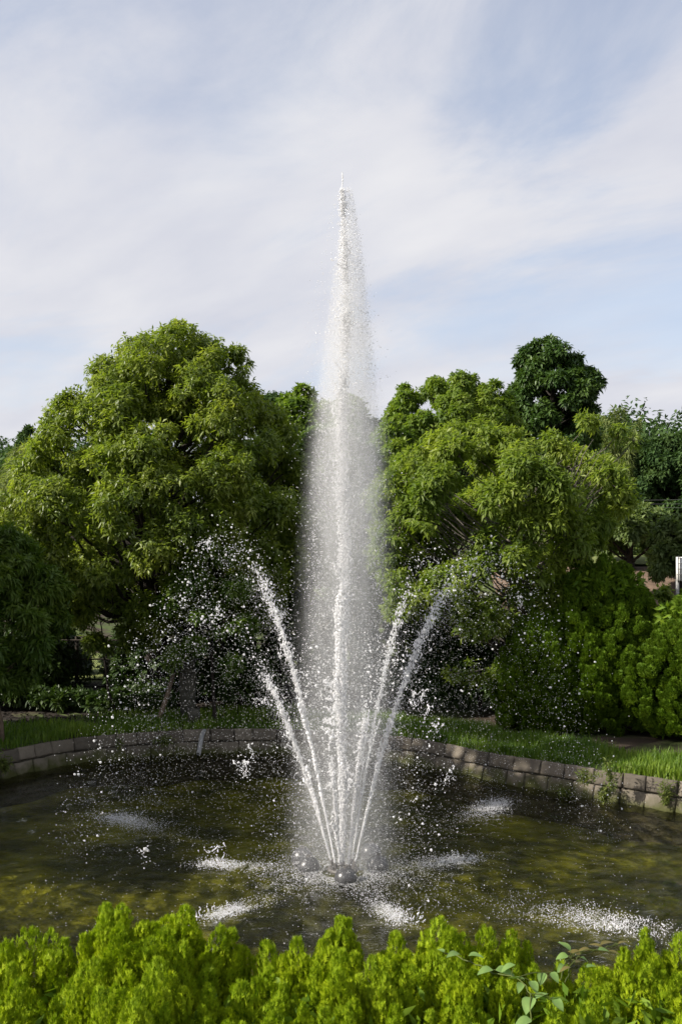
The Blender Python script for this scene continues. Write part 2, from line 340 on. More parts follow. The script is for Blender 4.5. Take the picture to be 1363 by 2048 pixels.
# ------------------------------------------------------------------ stone wall
def build_wall():
    wall = thing('stone_wall', (PC[0], PC[1], 0), 'low curved wall of brown stone blocks edging the pond', 'wall')
    base = Vector((PC[0], PC[1], 0))
    # mortar core
    th = np.linspace(-np.pi, np.pi, 360, endpoint=False)
    prof = [(1.008, -0.5), (1.010, 0.0), (1.034, WALL_H - 0.02), (1.07, WALL_H - 0.03), (1.07, -0.5)]
    V = []
    for s, z in prof:
        r = r_out(th) * s; V.append(np.stack([r * np.cos(th), r * np.sin(th), np.full(360, z)], -1))
    V = np.concatenate(V); n = 360; i = np.arange(len(prof) - 1)[:, None] * n; j = np.arange(n)[None, :]; k = (j + 1) % n
    link('mortar', mesh_np('mortar', V, np.stack([i + j, i + k, i + n + k, i + n + j], -1).reshape(-1, 4), M['mortar'], True), wall)
    # stone variants: bevelled, slightly lumpy blocks; unit width, course height 1, depth 1
    vari = []
    for q in range(8):
        g = 5; r2 = np.random.default_rng(100 + q)
        us = np.array([-.5, -.46, -.15, .18, .46, .5]); vs = np.array([-.5, -.42, -.1, .2, .42, .5])
        U, Vv = np.meshgrid(us, vs); edge = (np.abs(U) > .48) | (np.abs(Vv) > .48)
        dep = np.where(edge, -0.06, 0.0) + np.where(edge, 0, r2.normal(0, 0.045, U.shape))
        Uj = U + np.where(edge, r2.normal(0, .012, U.shape), 0); Vj = Vv + np.where(edge, r2.normal(0, .015, U.shape), 0)
        front = np.stack([Uj, -0.5 - dep, Vj], -1).reshape(-1, 3)
        nn = 6; fi = []
        for a in range(nn - 1):
            for b in range(nn - 1): fi.append([a * nn + b, a * nn + b + 1, (a + 1) * nn + b + 1, (a + 1) * nn + b])
        ring = [b for b in range(nn)] + [a * nn + nn - 1 for a in range(1, nn)] + [(nn - 1) * nn + b for b in range(nn - 2, -1, -1)] + [a * nn for a in range(nn - 2, 0, -1)]
        back = front[ring].copy(); back[:, 1] = 0.5; off = len(front)
        for a in range(len(ring)):
            b = (a + 1) % len(ring); fi.append([ring[b], ring[a], off + a, off + b])
        vari.append(mesh_np('stone', np.concatenate([front, back]), np.array(fi), M['stone']))
    # walk along the outline
    xs = RR * np.cos(TH); ys = RR * np.sin(TH); dl = np.hypot(np.diff(np.append(xs, xs[0])), np.diff(np.append(ys, ys[0]))); arc = np.concatenate([[0], np.cumsum(dl)])
    tot = arc[-1]
    # visible span: from left (-5.6,11) round the back to right (5.2,9.5)
    a0 = arc[np.searchsorted(TH, math.atan2(9.0 - PC[1], 5.2 - PC[0]))]; a1 = arc[np.searchsorted(TH, math.atan2(10.4 - PC[1], -5.6 - PC[0])) - 1]
    nstones = 0
    for course, (z0, z1, s0, s1) in enumerate([(-0.12, 0.150, 0.998, 1.012), (0.154, WALL_H + 0.010, 1.010, 1.026)]):
        s = a0 + 0.05 * course; r2 = np.random.default_rng(5 + course)
        while s < a1:
            wdt = r2.uniform(0.26, 0.38) if course == 0 else r2.uniform(0.27, 0.42)
            mid = s + wdt / 2; th_ = np.interp(mid, arc[:-1], TH); r = r_out(th_)
            e = 0.02; p0 = np.array([r_out(th_ - e) * math.cos(th_ - e), r_out(th_ - e) * math.sin(th_ - e)]); p1 = np.array([r_out(th_ + e) * math.cos(th_ + e), r_out(th_ + e) * math.sin(th_ + e)])
            t = p1 - p0; rz = math.atan2(t[1], t[0]) + math.pi      # local -Y faces the pond
            o = link('stone', vari[r2.integers(8)], wall)
            sc = (s0 + s1) / 2; h = z1 - z0
            dep = 0.2
            nrm = Vector((-math.cos(th_), -math.sin(th_), 0))
            c = Vector((r * sc * math.cos(th_), r * sc * math.sin(th_), (z0 + z1) / 2)) - nrm * (dep / 2)
            o.location = c; o.scale = (wdt - 0.007, dep, h - 0.004)
            o.location += nrm * r2.normal(0, .008); o.rotation_euler = (math.radians(-16) + r2.normal(0, .035), r2.normal(0, .012), rz + r2.normal(0, .025))
            s += wdt; nstones += 1
    print('stones', nstones)
build_wall()

# ------------------------------------------------------------------ foliage
def leaf_arrays(P, D, N_, L_, W_, tipdrop=0.12):
    D = unit(D); S = unit(np.cross(D, N_)); N2 = np.cross(S, D)
    L_ = L_[:, None]; W_ = W_[:, None]
    v0 = P; v1 = P + D * L_ * .42 + S * W_ * .5 + N2 * W_ * .16; v3 = P + D * L_ * .42 - S * W_ * .5 + N2 * W_ * .16
    v2 = P + D * L_; v2 = v2 - np.array([0, 0, 1]) * L_ * tipdrop
    V = np.stack([v0, v1, v2, v3], 1).reshape(-1, 3); n = len(P); b = np.arange(n)[:, None] * 4
    Fc = np.concatenate([b + [0, 1, 2], b + [0, 2, 3]], 1).reshape(-1, 3)
    return V, Fc

def rdir(r, n, up=0.0):
    d = r.normal(size=(n, 3)); d[:, 2] += up; return unit(d)

def clusters_to_leaves(r, C, A, per, L, W, droop, spread=1.0):
    """C cluster points, A outward axis of each; per leaves fan out and droop round each twig tip"""
    n = len(C); C = np.repeat(C, per, 0); A = np.repeat(A, per, 0)
    R = r.normal(size=C.shape); R = unit(R - A * (R * A).sum(1, keepdims=True) * 0.7)
    D = unit(A * r.uniform(.1, .8, (len(C), 1)) + R * spread + np.array([0, 0, -1]) * droop * r.uniform(.3, 1.3, (len(C), 1)))
    P = C + R * L * .18 + A * r.uniform(-.6, .35, (len(C), 1)) * L
    Nn = unit(np.array([0, 0, 1.0]) + A * .7 + r.normal(0, .35, C.shape))
    return leaf_arrays(P, D, Nn, L * r.uniform(.65, 1.2, len(C)), W * r.uniform(.75, 1.2, len(C)))

def lobe_cloud(r, lobes, n, sub=(5, 9), subr=0.42, inner=0.5, cc=None):
    """lobes: (k,4) centres + radius. Returns cluster points and axes on small lumps round each lobe."""
    subs = []
    for (x, y, z, R) in lobes:
        k = r.integers(*sub)
        d = rdir(r, k, 0.35)
        if cc is not None:
            o_ = unit(np.array([[x, y, z]]) - cc); d = unit(d + o_ * 0.6)
        rr = R * subr * r.uniform(.75, 1.3, k)
        c = np.array([x, y, z]) + d * (R - rr * .7)[:, None] * np.array([1, 1, .85])
        subs.append(np.column_stack([c, rr, d]))
    S = np.concatenate(subs)
    pr = S[:, 3] ** 2; pr /= pr.sum()
    idx = r.choice(len(S), n, p=pr)
    d = unit(rdir(r, n, 0.25) + S[idx, 4:7] * 0.45)
    rad = S[idx, 3] * (inner + (1 - inner) * r.random(n) ** 0.6)
    C = S[idx, :3] + d * rad[:, None] * np.array([1, 1, .8]) + r.normal(0, .16, (n, 3)) * S[idx, 3:4]
    return C, d, S

def profile_lobes(r, D, X, prof, n, lr, depth=1.0, yoff=0.0):
    """prof: (photo y, photo x left, photo x right) outline; turned into a round crown of lobes at distance D"""
    ys = np.array([p[0] for p in prof], float); xl = np.array([p[1] for p in prof], float); xr = np.array([p[2] for p in prof], float)
    yy = np.linspace(ys[0], ys[-1], 200); ww = np.interp(yy, ys, xr - xl); cdf = np.cumsum(ww + ww.max() * .12); cdf /= cdf[-1]
    out = []
    for i in range(n):
        y = np.interp((i + r.uniform(.2, .8)) / n, cdf, yy); th = i * 2.39996 + r.normal(0, .25)
        a = np.interp(y, ys, xl); b = np.interp(y, ys, xr)
        hw = (b - a) / 2 / F * D; cxp = wx((a + b) / 2, D)
        R = lr * r.uniform(.75, 1.25); R = min(R, max(hw * .9, lr * .45))
        ins = max(hw - R * .8, 0)
        z = wz(y, D) - R * 0.6 * (1 if y < ys[0] + (ys[-1] - ys[0]) * .3 else 0)
        out.append((cxp + ins * math.cos(th), D + yoff + ins * math.sin(th) * depth, z, R))
    return np.array(out)

def limb_path(r, a, b, sag=0.0, n=6, wig=0.05):
    a = np.array(a, float); b = np.array(b, float); t = np.linspace(0, 1, n)[:, None]
    m = (a + b) / 2 + np.array([0, 0, sag]); P = (1 - t) ** 2 * a + 2 * t * (1 - t) * m + t ** 2 * b
    ln = np.linalg.norm(b - a); P[1:-1] += r.normal(0, wig * ln * .4, (n - 2, 3)); return P

def tree(name, label, cat, lobes, base, mleaf, mbark, seed, ncl, per, L, W, droop, trunk_r=0.12, group=None, sub=(5, 9), subr=0.42, twigs=False, limbs=True, trunk_top=None, crown_name='crown', inner=.5, spread=1.0, lean=None):
    r = np.random.default_rng(seed)
    base = np.array(base, float)
    root = thing(name, tuple(base), label, cat, group)
    cc = np.array([lobes[:, 0].mean(), lobes[:, 1].mean(), lobes[:, 2].mean() - .5])
    C, A, S = lobe_cloud(r, lobes, ncl, sub, subr, inner, cc)
    V, Fc = clusters_to_leaves(r, C - base, A, per, L, W, droop, spread)
    tag(link(crown_name, mesh_np(crown_name, V, Fc, mleaf), root), kind='stuff')
    top = trunk_top if trunk_top is not None else np.array([cc[0], cc[1], lobes[:, 2].max() - .3])
    top = np.array(top, float)
    tp = limb_path(r, [0, 0, -.15], top - base, 0, 9, .025)
    V, Fq = tube(tp, np.linspace(trunk_r, trunk_r * .22, 9), 8)
    V[:8, :2] *= 1.35
    link('trunk', mesh_np('trunk', V, Fq, mbark, True), root)
    if limbs:
        acc = Acc()
        for i, (x, y, z, R) in enumerate(lobes):
            p = np.array([x, y, z]) - base
            hd = math.hypot(p[0] - tp[4, 0], p[1] - tp[4, 1])
            zs = np.clip(p[2] - hd * r.uniform(.55, .9), tp[2, 2], tp[7, 2]); a = np.array([np.interp(zs, tp[:, 2], tp[:, k]) for k in range(3)])
            P = limb_path(r, a, p, -.12 * hd, 7, .05)
            r0 = trunk_r * .26 * (1 - .5 * zs / tp[-1, 2])
            V, Fq = tube(P, np.linspace(r0, r0 * .3, 7), 5)
            link('limb', mesh_np('limb', V, Fq, mbark, True), root) if limbs == 'parts' else acc.add(V, Fq)
        if twigs:
            li = [np.argmin(np.linalg.norm(lobes[:, :3] - s[:3], axis=1)) for s in S]
            for s, l in zip(S, li):
                a = lobes[l, :3] - base; e = s[:3] + s[4:7] * s[3] * .6 - base
                V, Fq = tube(limb_path(r, a, e, .03, 4, .08), np.linspace(.014, .005, 4), 3); acc.add(V, Fq)
        if acc.n: tag(link('branches', acc.mesh('branches', mbark, True), root), kind='stuff')
    return root

R0 = np.random.default_rng
# --- far wood on the hillside (one mass)
def far_wood():
    r = R0(50); lob = []
    for i in range(150):
        D = r.uniform(48, 74); x = r.uniform(-0.5, 0.5) * D * 1.1
        z = ground_z(np.array(x), np.array(D)) + r.uniform(1.2, 3.2)
        lob.append((x, D, float(z), r.uniform(1.6, 2.6)))
    lob = np.array(lob); C, A, S = lobe_cloud(r, lob, 12000, (4, 7), .5, .6)
    V, Fc = clusters_to_leaves(r, C, A, 4, .42, .20, .5)
    tag(link('far_wood', mesh_np('far_wood', V, Fc, M['leaf_far'])), kind='stuff', label='far off wood on the hillside behind the park trees', cat='wood')
far_wood()

# --- far trees at right
def far_tree(label, D, prof, n, lr, m, seed, ncl=2400, per=10, L=.17, W=.085, name='broadleaf_tree', droop=.5, **k):
    r = R0(seed); lob = profile_lobes(r, D, 0, prof, n, lr)
    b = (lob[:, 0].mean(), D, float(ground_z(lob[:, 0].mean(), np.array(D))))
    return tree(name, label, 'tree', lob, b, m, M['bark'], seed, ncl, per, L, W, droop, trunk_r=.16, **k)
G = 'trees on the far slope'
far_tree('dark blue green tree at the far right of the hillside', 40, [(868, 1330, 1370), (895, 1285, 1420), (950, 1260, 1440), (1040, 1260, 1440)], 34, .75, M['leaf_far'], 61, ncl=6000, group=G)
far_tree('dark broad tree on the hillside left of the far right one', 42, [(862, 1225, 1275), (890, 1190, 1310), (950, 1170, 1320), (1040, 1170, 1320)], 30, .75, M['leaf_far'], 62, ncl=5400, group=G)
far_tree('small dark tree just behind the pale bamboo tip', 44, [(830, 1195, 1215), (860, 1170, 1240), (930, 1160, 1250)], 14, .7, M['leaf_far'], 63, ncl=2400, group=G)
far_tree('dark wooded tree behind the right shoulder of the large tree', 44, [(785, 545, 600), (820, 510, 640), (900, 500, 660)], 16, .8, M['leaf_far'], 64, ncl=2600, group=G)
far_tree('rounded light green tree peeking over the large tree beside the spray', 27, [(775, 590, 615), (800, 565, 640), (860, 550, 660), (960, 550, 660)], 18, .4, M['leaf_mid'], 65, ncl=3200, L=.2, W=.08)
far_tree('grey green tree half hidden behind the spray', 30, [(790, 635, 690), (830, 620, 760), (900, 620, 760), (1000, 620, 760)], 16, .5, M['leaf_soft'], 66, ncl=2600, L=.22, W=.09)
far_tree('soft grey green tree on the bank at right of the cherry', 27, [(1015, 1230, 1290), (1040, 1180, 1330), (1075, 1170, 1340), (1092, 1190, 1320)], 20, .32, M['leaf_soft'], 67, ncl=3600, L=.17, W=.07, group='pale trees on the bank')
far_tree('soft green tree at the right edge above the white panel', 25, [(1030, 1350, 1400), (1060, 1310, 1430), (1110, 1300, 1430), (1135, 1310, 1420)], 18, .32, M['leaf_soft'], 68, ncl=3400, L=.16, W=.065, group='pale trees on the bank')
far_tree('dark tree between cherry and grey green bank trees', 33, [(930, 1150, 1200), (980, 1110, 1260), (1080, 1110, 1260)], 16, .5, M['leaf_dark'], 69, ncl=3000, L=.22, W=.09)

def bamboo(label, D, xc, ytop, ybase, n, wpx, seed):
    r = R0(seed); zt = wz(ytop, D); X = wx(xc, D); zb = float(ground_z(np.array(X), np.array(float(D))))
    root = thing('bamboo_clump', (X, D, zb), label, 'bamboo', 'bamboo clumps behind the trees')
    acc = Acc(); Ps = []; As = []
    for i in range(n):
        x0 = r.normal(0, wpx / F * D * .35); y0 = r.normal(0, .6); h = (zt - zb) * r.uniform(.78, 1.0)
        bx = r.normal(0, .5); by = r.normal(0, .4); t = np.linspace(0, 1, 9)
        P = np.stack([x0 + bx * t ** 3, y0 + by * t ** 3, h * (t - .06 * t ** 4)], -1)
        V, Fq = tube(P, np.linspace(.035, .006, 9), 4); acc.add(V, Fq)
        k = 90; tt = r.uniform(.35, 1, k); base = np.stack([np.interp(tt, t, P[:, c]) for c in range(3)], -1)
        d = rdir(r, k, .2); Ps.append(base + d * (.75 * (1.05 - tt))[:, None] * r.uniform(.3, 1, (k, 1))); As.append(d)
    link('stems', acc.mesh('stems', M['bamboo'], True), root)
    V, Fc = clusters_to_leaves(r, np.concatenate(Ps), np.concatenate(As), 5, .26, .05, .7)
    tag(link('foliage', mesh_np('foliage', V, Fc, M['bamboo']), root), kind='stuff')
bamboo('pale feathery bamboo at the left edge behind the large tree', 38, 20, 858, 1000, 16, 120, 71)
bamboo('pale yellow bamboo tip rising over the dark wood at right', 40, 1238, 785, 1000, 7, 50, 72)
bamboo('feathery bamboo just right of the spray column', 36, 765, 792, 1000, 9, 70, 73)
bamboo('brownish bamboo low at the left edge beside the large tree', 34, 45, 885, 1000, 14, 110, 74)
far_tree('tiny dark conifer tip above the bamboo at left', 42, [(848, 52, 60), (865, 40, 72), (950, 20, 90)], 8, .35, M['leaf_far'], 75, ncl=900, name='conifer_tree')

# --- mid trees at right
def mid_tree(label, D, prof, n, lr, m, seed, ncl, per, L, W, droop, bx=None, name='broadleaf_tree', **k):
    r = R0(seed); lob = profile_lobes(r, D, 0, prof, n, lr)
    X = wx(bx, D) if bx else lob[:, 0].mean()
    return tree(name, label, 'tree', lob, (X, D, float(ground_z(np.array(X), np.array(float(D))))), m, k.pop('bark', M['bark']), seed, ncl, per, L, W, droop, **k)
# tall one
mid_tree('tall dark glossy tree rising highest at right', 24, [(675, 1075, 1090), (700, 1035, 1150), (760, 1025, 1195), (820, 1015, 1200), (880, 1020, 1190), (960, 1030, 1180)], 48, .36, M['leaf_dark'], 81, 10000, 7, .14, .055, .55, trunk_r=.17)
mid_tree('rounded green tree with flat layered top left of the tall dark one', 22, [(756, 840, 960), (778, 790, 1010), (820, 770, 1030), (880, 750, 1040), (960, 750, 1030), (1060, 760, 1000)], 105, .33, M['leaf_mid'], 82, 15000, 9, .098, .042, .45, trunk_r=.15, limbs='parts')
mid_tree('dark dense tree straight behind the spray column', 19.6, [(840, 630, 700), (880, 590, 760), (960, 560, 800), (1100, 550, 800), (1200, 560, 800)], 40, .36, M['leaf_side'], 84, 6500, 7, .13, .05, .6, trunk_r=.12)
mid_tree('small light green tree between the round tree and the spray', 20.5, [(850, 745, 800), (900, 735, 850), (1000, 730, 870), (1120, 735, 870)], 22, .36, M['leaf_mid'], 83, 4500, 7, .14, .05, .5, trunk_r=.09)

# --- big tree at left
big = [(642, 325, 355), (690, 240, 485), (740, 185, 505), (800, 138, 530), (870, 100, 585), (950, 45, 612), (1030, -8, 612), (1110, 5, 600), (1180, 60, 580), (1230, 150, 540)]
r = R0(90); lob = profile_lobes(r, 18, 0, big, 150, .44)
inn = profile_lobes(r, 18, 0, [(y, a + (b - a) * .2, b - (b - a) * .2) for y, a, b in big[1:]], 45, .5); lob = np.concatenate([lob, inn])
tree('large_tree', 'huge dome shaped broadleaf tree filling the left of the picture', 'tree', lob, (wx(310, 18), 18.0, float(ground_z(np.array(-3.3), np.array(18.0)))), M['leaf_big'], M['bark'], 91, 33000, 7, .105, .036, .62, trunk_r=.22, limbs='parts', twigs=False, sub=(6, 10), subr=.42)
# --- left edge tree
r = R0(92); lob = profile_lobes(r, 14.6, 0, [(1060, -90, 40), (1110, -120, 90), (1200, -140, 125), (1300, -130, 130), (1360, -90, 60)], 34, .30)
tree('young_tree', 'young dark green tree cut off by the left edge with thin pale trunk', 'tree', lob, (wx(3, 14.6), 14.6, .4), M['leaf_side'], M['wood'], 93, 5200, 7, .13, .034, .7, trunk_r=.045, limbs=True, trunk_top=(wx(-20, 14.6), 14.6, 2.9))
# low bough foliage hanging in front of the dark hollow
r = R0(94); lob = np.array([(wx(x, D), D, wz(y, D), R) for x, y, D, R in [(240, 1275, 16.6, .24), (195, 1290, 16.6, .2), (290, 1280, 16.7, .22), (150, 1240, 16.5, .2), (110, 1190, 16.5, .22)]])
tree('undergrowth_tree', 'small sapling with sunlit low branches under the large tree', 'tree', lob, (wx(230, 17), 17.0, .45), M['leaf_big'], M['bark'], 95, 650, 7, .13, .038, .8, trunk_r=.03)
r = R0(96); lob = np.array([(wx(x, D), D, wz(y, D), R) for x, y, D, R in [(420, 1120, 15.9, .3), (380, 1170, 15.9, .3), (460, 1180, 15.9, .3), (350, 1220, 15.9, .26), (420, 1240, 15.9, .3), (480, 1260, 15.9, .24), (395, 1300, 15.9, .26), (450, 1330, 15.9, .2), (360, 1320, 15.9, .2)]])
tree('undergrowth_tree', 'slender dark sapling standing by the stone pillar', 'tree', lob, (wx(430, 16.1), 16.1, .42), M['leaf_side'], M['bark'], 97, 1900, 7, .13, .04, .7, trunk_r=.035)

# --- cherry tree at right
ch = [(845, 900, 960), (880, 820, 1130), (930, 760, 1240), (990, 745, 1265), (1050, 745, 1230), (1110, 750, 1180), (1170, 765, 1130), (1240, 790, 1090)]
r = R0(100); lob = profile_lobes(r, 16.2, 0, ch, 84, .38, depth=.8)
ext = np.array([(wx(x, 15.6), 15.6, wz(y, 15.6), R) for x, y, R in [(820, 1190, .2), (870, 1210, .22), (930, 1230, .22), (950, 1345, .2), (1000, 1340, .18), (905, 1345, .14), (800, 1160, .2), (1170, 850, .2), (1235, 870, .16), (1265, 885, .12), (1040, 1190, .24), (1100, 1180, .22), (990, 1250, .22)]])
lob = np.concatenate([lob, ext])
tree('cherry_tree', 'airy spreading tree with bare grey branches showing among light leaves', 'tree', lob, (wx(1030, 16.2), 16.2, .42), M['leaf_cherry'], M['bark_grey'], 101, 15500, 6, .115, .036, .55, trunk_r=.10, limbs='parts', twigs=True, sub=(5, 9), subr=.46, trunk_top=(wx(1080, 16.2), 16.2, wz(900, 16.2)), inner=.3)

# bare twigs of the cherry
def bare_twigs():
    root = [o for o in COL.objects if o.name == 'cherry_tree'][0]; b = np.array(root.location); r = R0(102); acc = Acc()
    s0 = np.array(px(1090, 1060, 15.4)) - b
    for i in range(26):
        e = np.array(px(r.uniform(1090, 1235), r.uniform(875, 1010), r.uniform(14.9, 15.8))) - b
        st = s0 + (e - s0) * r.uniform(0, .45) + r.normal(0, .06, 3)
        V, Fq = tube(limb_path(r, st, e, -.08, 6, .06), np.linspace(.016, .004, 6), 4); acc.add(V, Fq)
    tag(link('bare_twigs', acc.mesh('bare_twigs', M['bark_grey'], True), root), kind='stuff')
bare_twigs()

# --- tree outside the frame at left that shades the far bank
for sx0, sy0, hgt, rw, sd, lab in ((-7.2, 11.3, 7.9, 1.75, 110, 'tall tree outside the left edge that shades the right bank'), (-7.9, 13.4, 5.2, 1.6, 112, 'lower tree outside the left edge that shades the far bank')):
    r = R0(sd); lob = []
    for i in range(60):
        th = i * 2.4; z = 1.4 + (hgt - 1.6) * ((i + .5) / 60); w_ = rw * math.sin(math.pi * min(1, (z - .4) / (hgt + .2))) ** .5
        lob.append((sx0 + w_ * math.cos(th) * .9, sy0 + w_ * math.sin(th), z, .6))
    tree('shade_tree', lab, 'tree', np.array(lob), (sx0, sy0, .38), M['leaf_side'], M['bark'], sd + 1, 4500, 6, .2, .075, .6, trunk_r=.2)

# --- dark shrubs at the back
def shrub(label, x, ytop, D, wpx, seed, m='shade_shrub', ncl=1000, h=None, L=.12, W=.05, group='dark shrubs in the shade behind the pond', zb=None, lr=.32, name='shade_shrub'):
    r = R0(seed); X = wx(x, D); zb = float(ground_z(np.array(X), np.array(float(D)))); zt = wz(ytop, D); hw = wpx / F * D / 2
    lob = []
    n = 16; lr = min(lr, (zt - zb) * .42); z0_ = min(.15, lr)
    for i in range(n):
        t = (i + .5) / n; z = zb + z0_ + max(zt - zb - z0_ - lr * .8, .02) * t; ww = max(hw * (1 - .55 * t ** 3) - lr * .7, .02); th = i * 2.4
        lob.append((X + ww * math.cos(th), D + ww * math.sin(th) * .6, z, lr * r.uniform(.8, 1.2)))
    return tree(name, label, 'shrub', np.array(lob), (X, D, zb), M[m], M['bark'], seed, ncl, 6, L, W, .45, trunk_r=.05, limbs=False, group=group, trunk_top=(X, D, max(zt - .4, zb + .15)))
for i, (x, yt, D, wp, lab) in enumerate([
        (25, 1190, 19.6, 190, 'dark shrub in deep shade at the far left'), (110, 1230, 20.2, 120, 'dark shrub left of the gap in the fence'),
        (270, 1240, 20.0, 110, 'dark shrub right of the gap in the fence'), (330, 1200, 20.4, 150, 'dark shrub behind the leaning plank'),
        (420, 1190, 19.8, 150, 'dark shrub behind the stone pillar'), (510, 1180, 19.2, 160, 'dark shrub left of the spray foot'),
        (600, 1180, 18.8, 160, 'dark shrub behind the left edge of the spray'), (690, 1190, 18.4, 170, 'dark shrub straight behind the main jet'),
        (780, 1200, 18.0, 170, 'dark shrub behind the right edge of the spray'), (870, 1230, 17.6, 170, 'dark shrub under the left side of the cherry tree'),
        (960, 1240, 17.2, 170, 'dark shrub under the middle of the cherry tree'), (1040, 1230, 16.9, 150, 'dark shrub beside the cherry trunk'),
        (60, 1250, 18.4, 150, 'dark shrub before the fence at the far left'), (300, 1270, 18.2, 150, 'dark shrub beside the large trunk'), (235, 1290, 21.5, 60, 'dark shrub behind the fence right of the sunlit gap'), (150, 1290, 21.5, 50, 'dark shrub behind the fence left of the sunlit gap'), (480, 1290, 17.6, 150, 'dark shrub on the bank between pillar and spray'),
        (30, 1372, 17.5, 130, 'added low undergrowth, dark in place of shade on the soil at the far left'), (120, 1385, 17.3, 120, 'added low undergrowth, dark in place of shade, before the fence and left of the sunlit gap'), (215, 1388, 17.2, 110, 'added low undergrowth, dark in place of shade, straight below the sunlit gap'), (290, 1380, 17.3, 110, 'added low undergrowth, dark in place of shade, beside the leaning stake')]):  # low growth added last, its dark leaves stand in for shade on soil
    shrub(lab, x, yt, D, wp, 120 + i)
shrub('light flowering bush on the lawn behind the conifer hedge', 1330, 1165, 17.0, 110, 140, m='leaf_cherry', ncl=900, L=.1, W=.045, group=None, lr=.2, name='leafy_bush')
shrub('green sprig between hedge top and brown bank', 1195, 1125, 17.4, 100, 141, m='leaf_mid', ncl=900, L=.1, W=.04, group=None, lr=.2, name='leafy_bush')

# ------------------------------------------------------------------ conifer plumes (shared meshes)
def plume_mesh(name, seed, m, hgt=.34, rad=.085, nsp=8, nfr=120, fl=.042, fw=.0075, roundness=0.0):
    r = R0(seed); acc_P = []; acc_D = []; acc_O = []
    for s in range(nsp):
        if s == 0: ox, oy, zb, zh, rr = 0, 0, .02 * hgt, hgt * .98, rad * .62
        else:
            th = s * 2.4 + r.normal(0, .3); q = rad * r.uniform(.45, .95); ox, oy = q * math.cos(th), q * math.sin(th)
            zh = hgt * r.uniform(.40, .68); zb = hgt * (r.uniform(.0, .34) - .12 * q / rad); rr = rad * r.uniform(.34, .52)
        n = int(nfr * (2.2 if s == 0 else 1)); t = r.random(n) ** .85; th = r.uniform(0, 2 * np.pi, n)
        pr = (t + .12) ** .45 * np.maximum(1 - t, .001) ** .37 * 1.1 * rr * r.uniform(.62, 1.05, n)
        # vertical flat sprays: fronds gather in a few vertical planes
        pl = np.round(th / (2 * np.pi / 7)) * (2 * np.pi / 7); th = pl + (th - pl) * .55
        P = np.stack([ox + pr * np.cos(th), oy + pr * np.sin(th), zb + t * zh], -1)
        O = np.stack([np.cos(th), np.sin(th), np.zeros(n)], -1)
        Dv = unit(np.array([0, 0, 1.0]) * (.95 + .5 * t[:, None]) + O * (.42 * (1 - t[:, None] * .8) + roundness) + r.normal(0, .17, (n, 3)))
        acc_P.append(P); acc_D.append(Dv); acc_O.append(O)
    P = np.concatenate(acc_P); D = np.concatenate(acc_D); O = np.concatenate(acc_O); n = len(P)
    S = unit(np.cross(D, unit(O + r.normal(0, .5, O.shape)))); Nn = np.cross(S, D)
    L = fl * r.uniform(.7, 1.25, (n, 1)); Vs = []
    def spike(b, d, l, w_, s):
        return np.stack([b - s * w_, b + s * w_, b + d * l], 1)
    Vs.append(spike(P, D, L, fw * .55, S))
    for sg, at, sc in ((1, .12, .62), (-1, .2, .6), (1, .42, .48), (-1, .5, .42)):
        d2 = unit(D * .75 + S * sg * .62 + Nn * r.normal(0, .2, (n, 1)))
        Vs.append(spike(P + D * L * at, d2, L * sc, fw * .5, unit(np.cross(d2, Nn))))
    V = np.stack(Vs, 1).reshape(-1, 3); Fc = np.arange(len(V)).reshape(-1, 3)
    return mesh_np(name, V, Fc, m)
PL = [plume_mesh('plume', 200 + i, M['thuja'], hgt=.33 + .03 * (i % 3), rad=.105 + .014 * (i % 4), nsp=11 + i % 3, nfr=165, fl=.034, fw=.0062) for i in range(10)]
PD = [plume_mesh('tuft', 230 + i, M['thuja_dark'], hgt=.30, rad=.13 + .02 * (i % 3), nsp=8, nfr=150, fl=.042, fw=.010, roundness=.45) for i in range(8)]

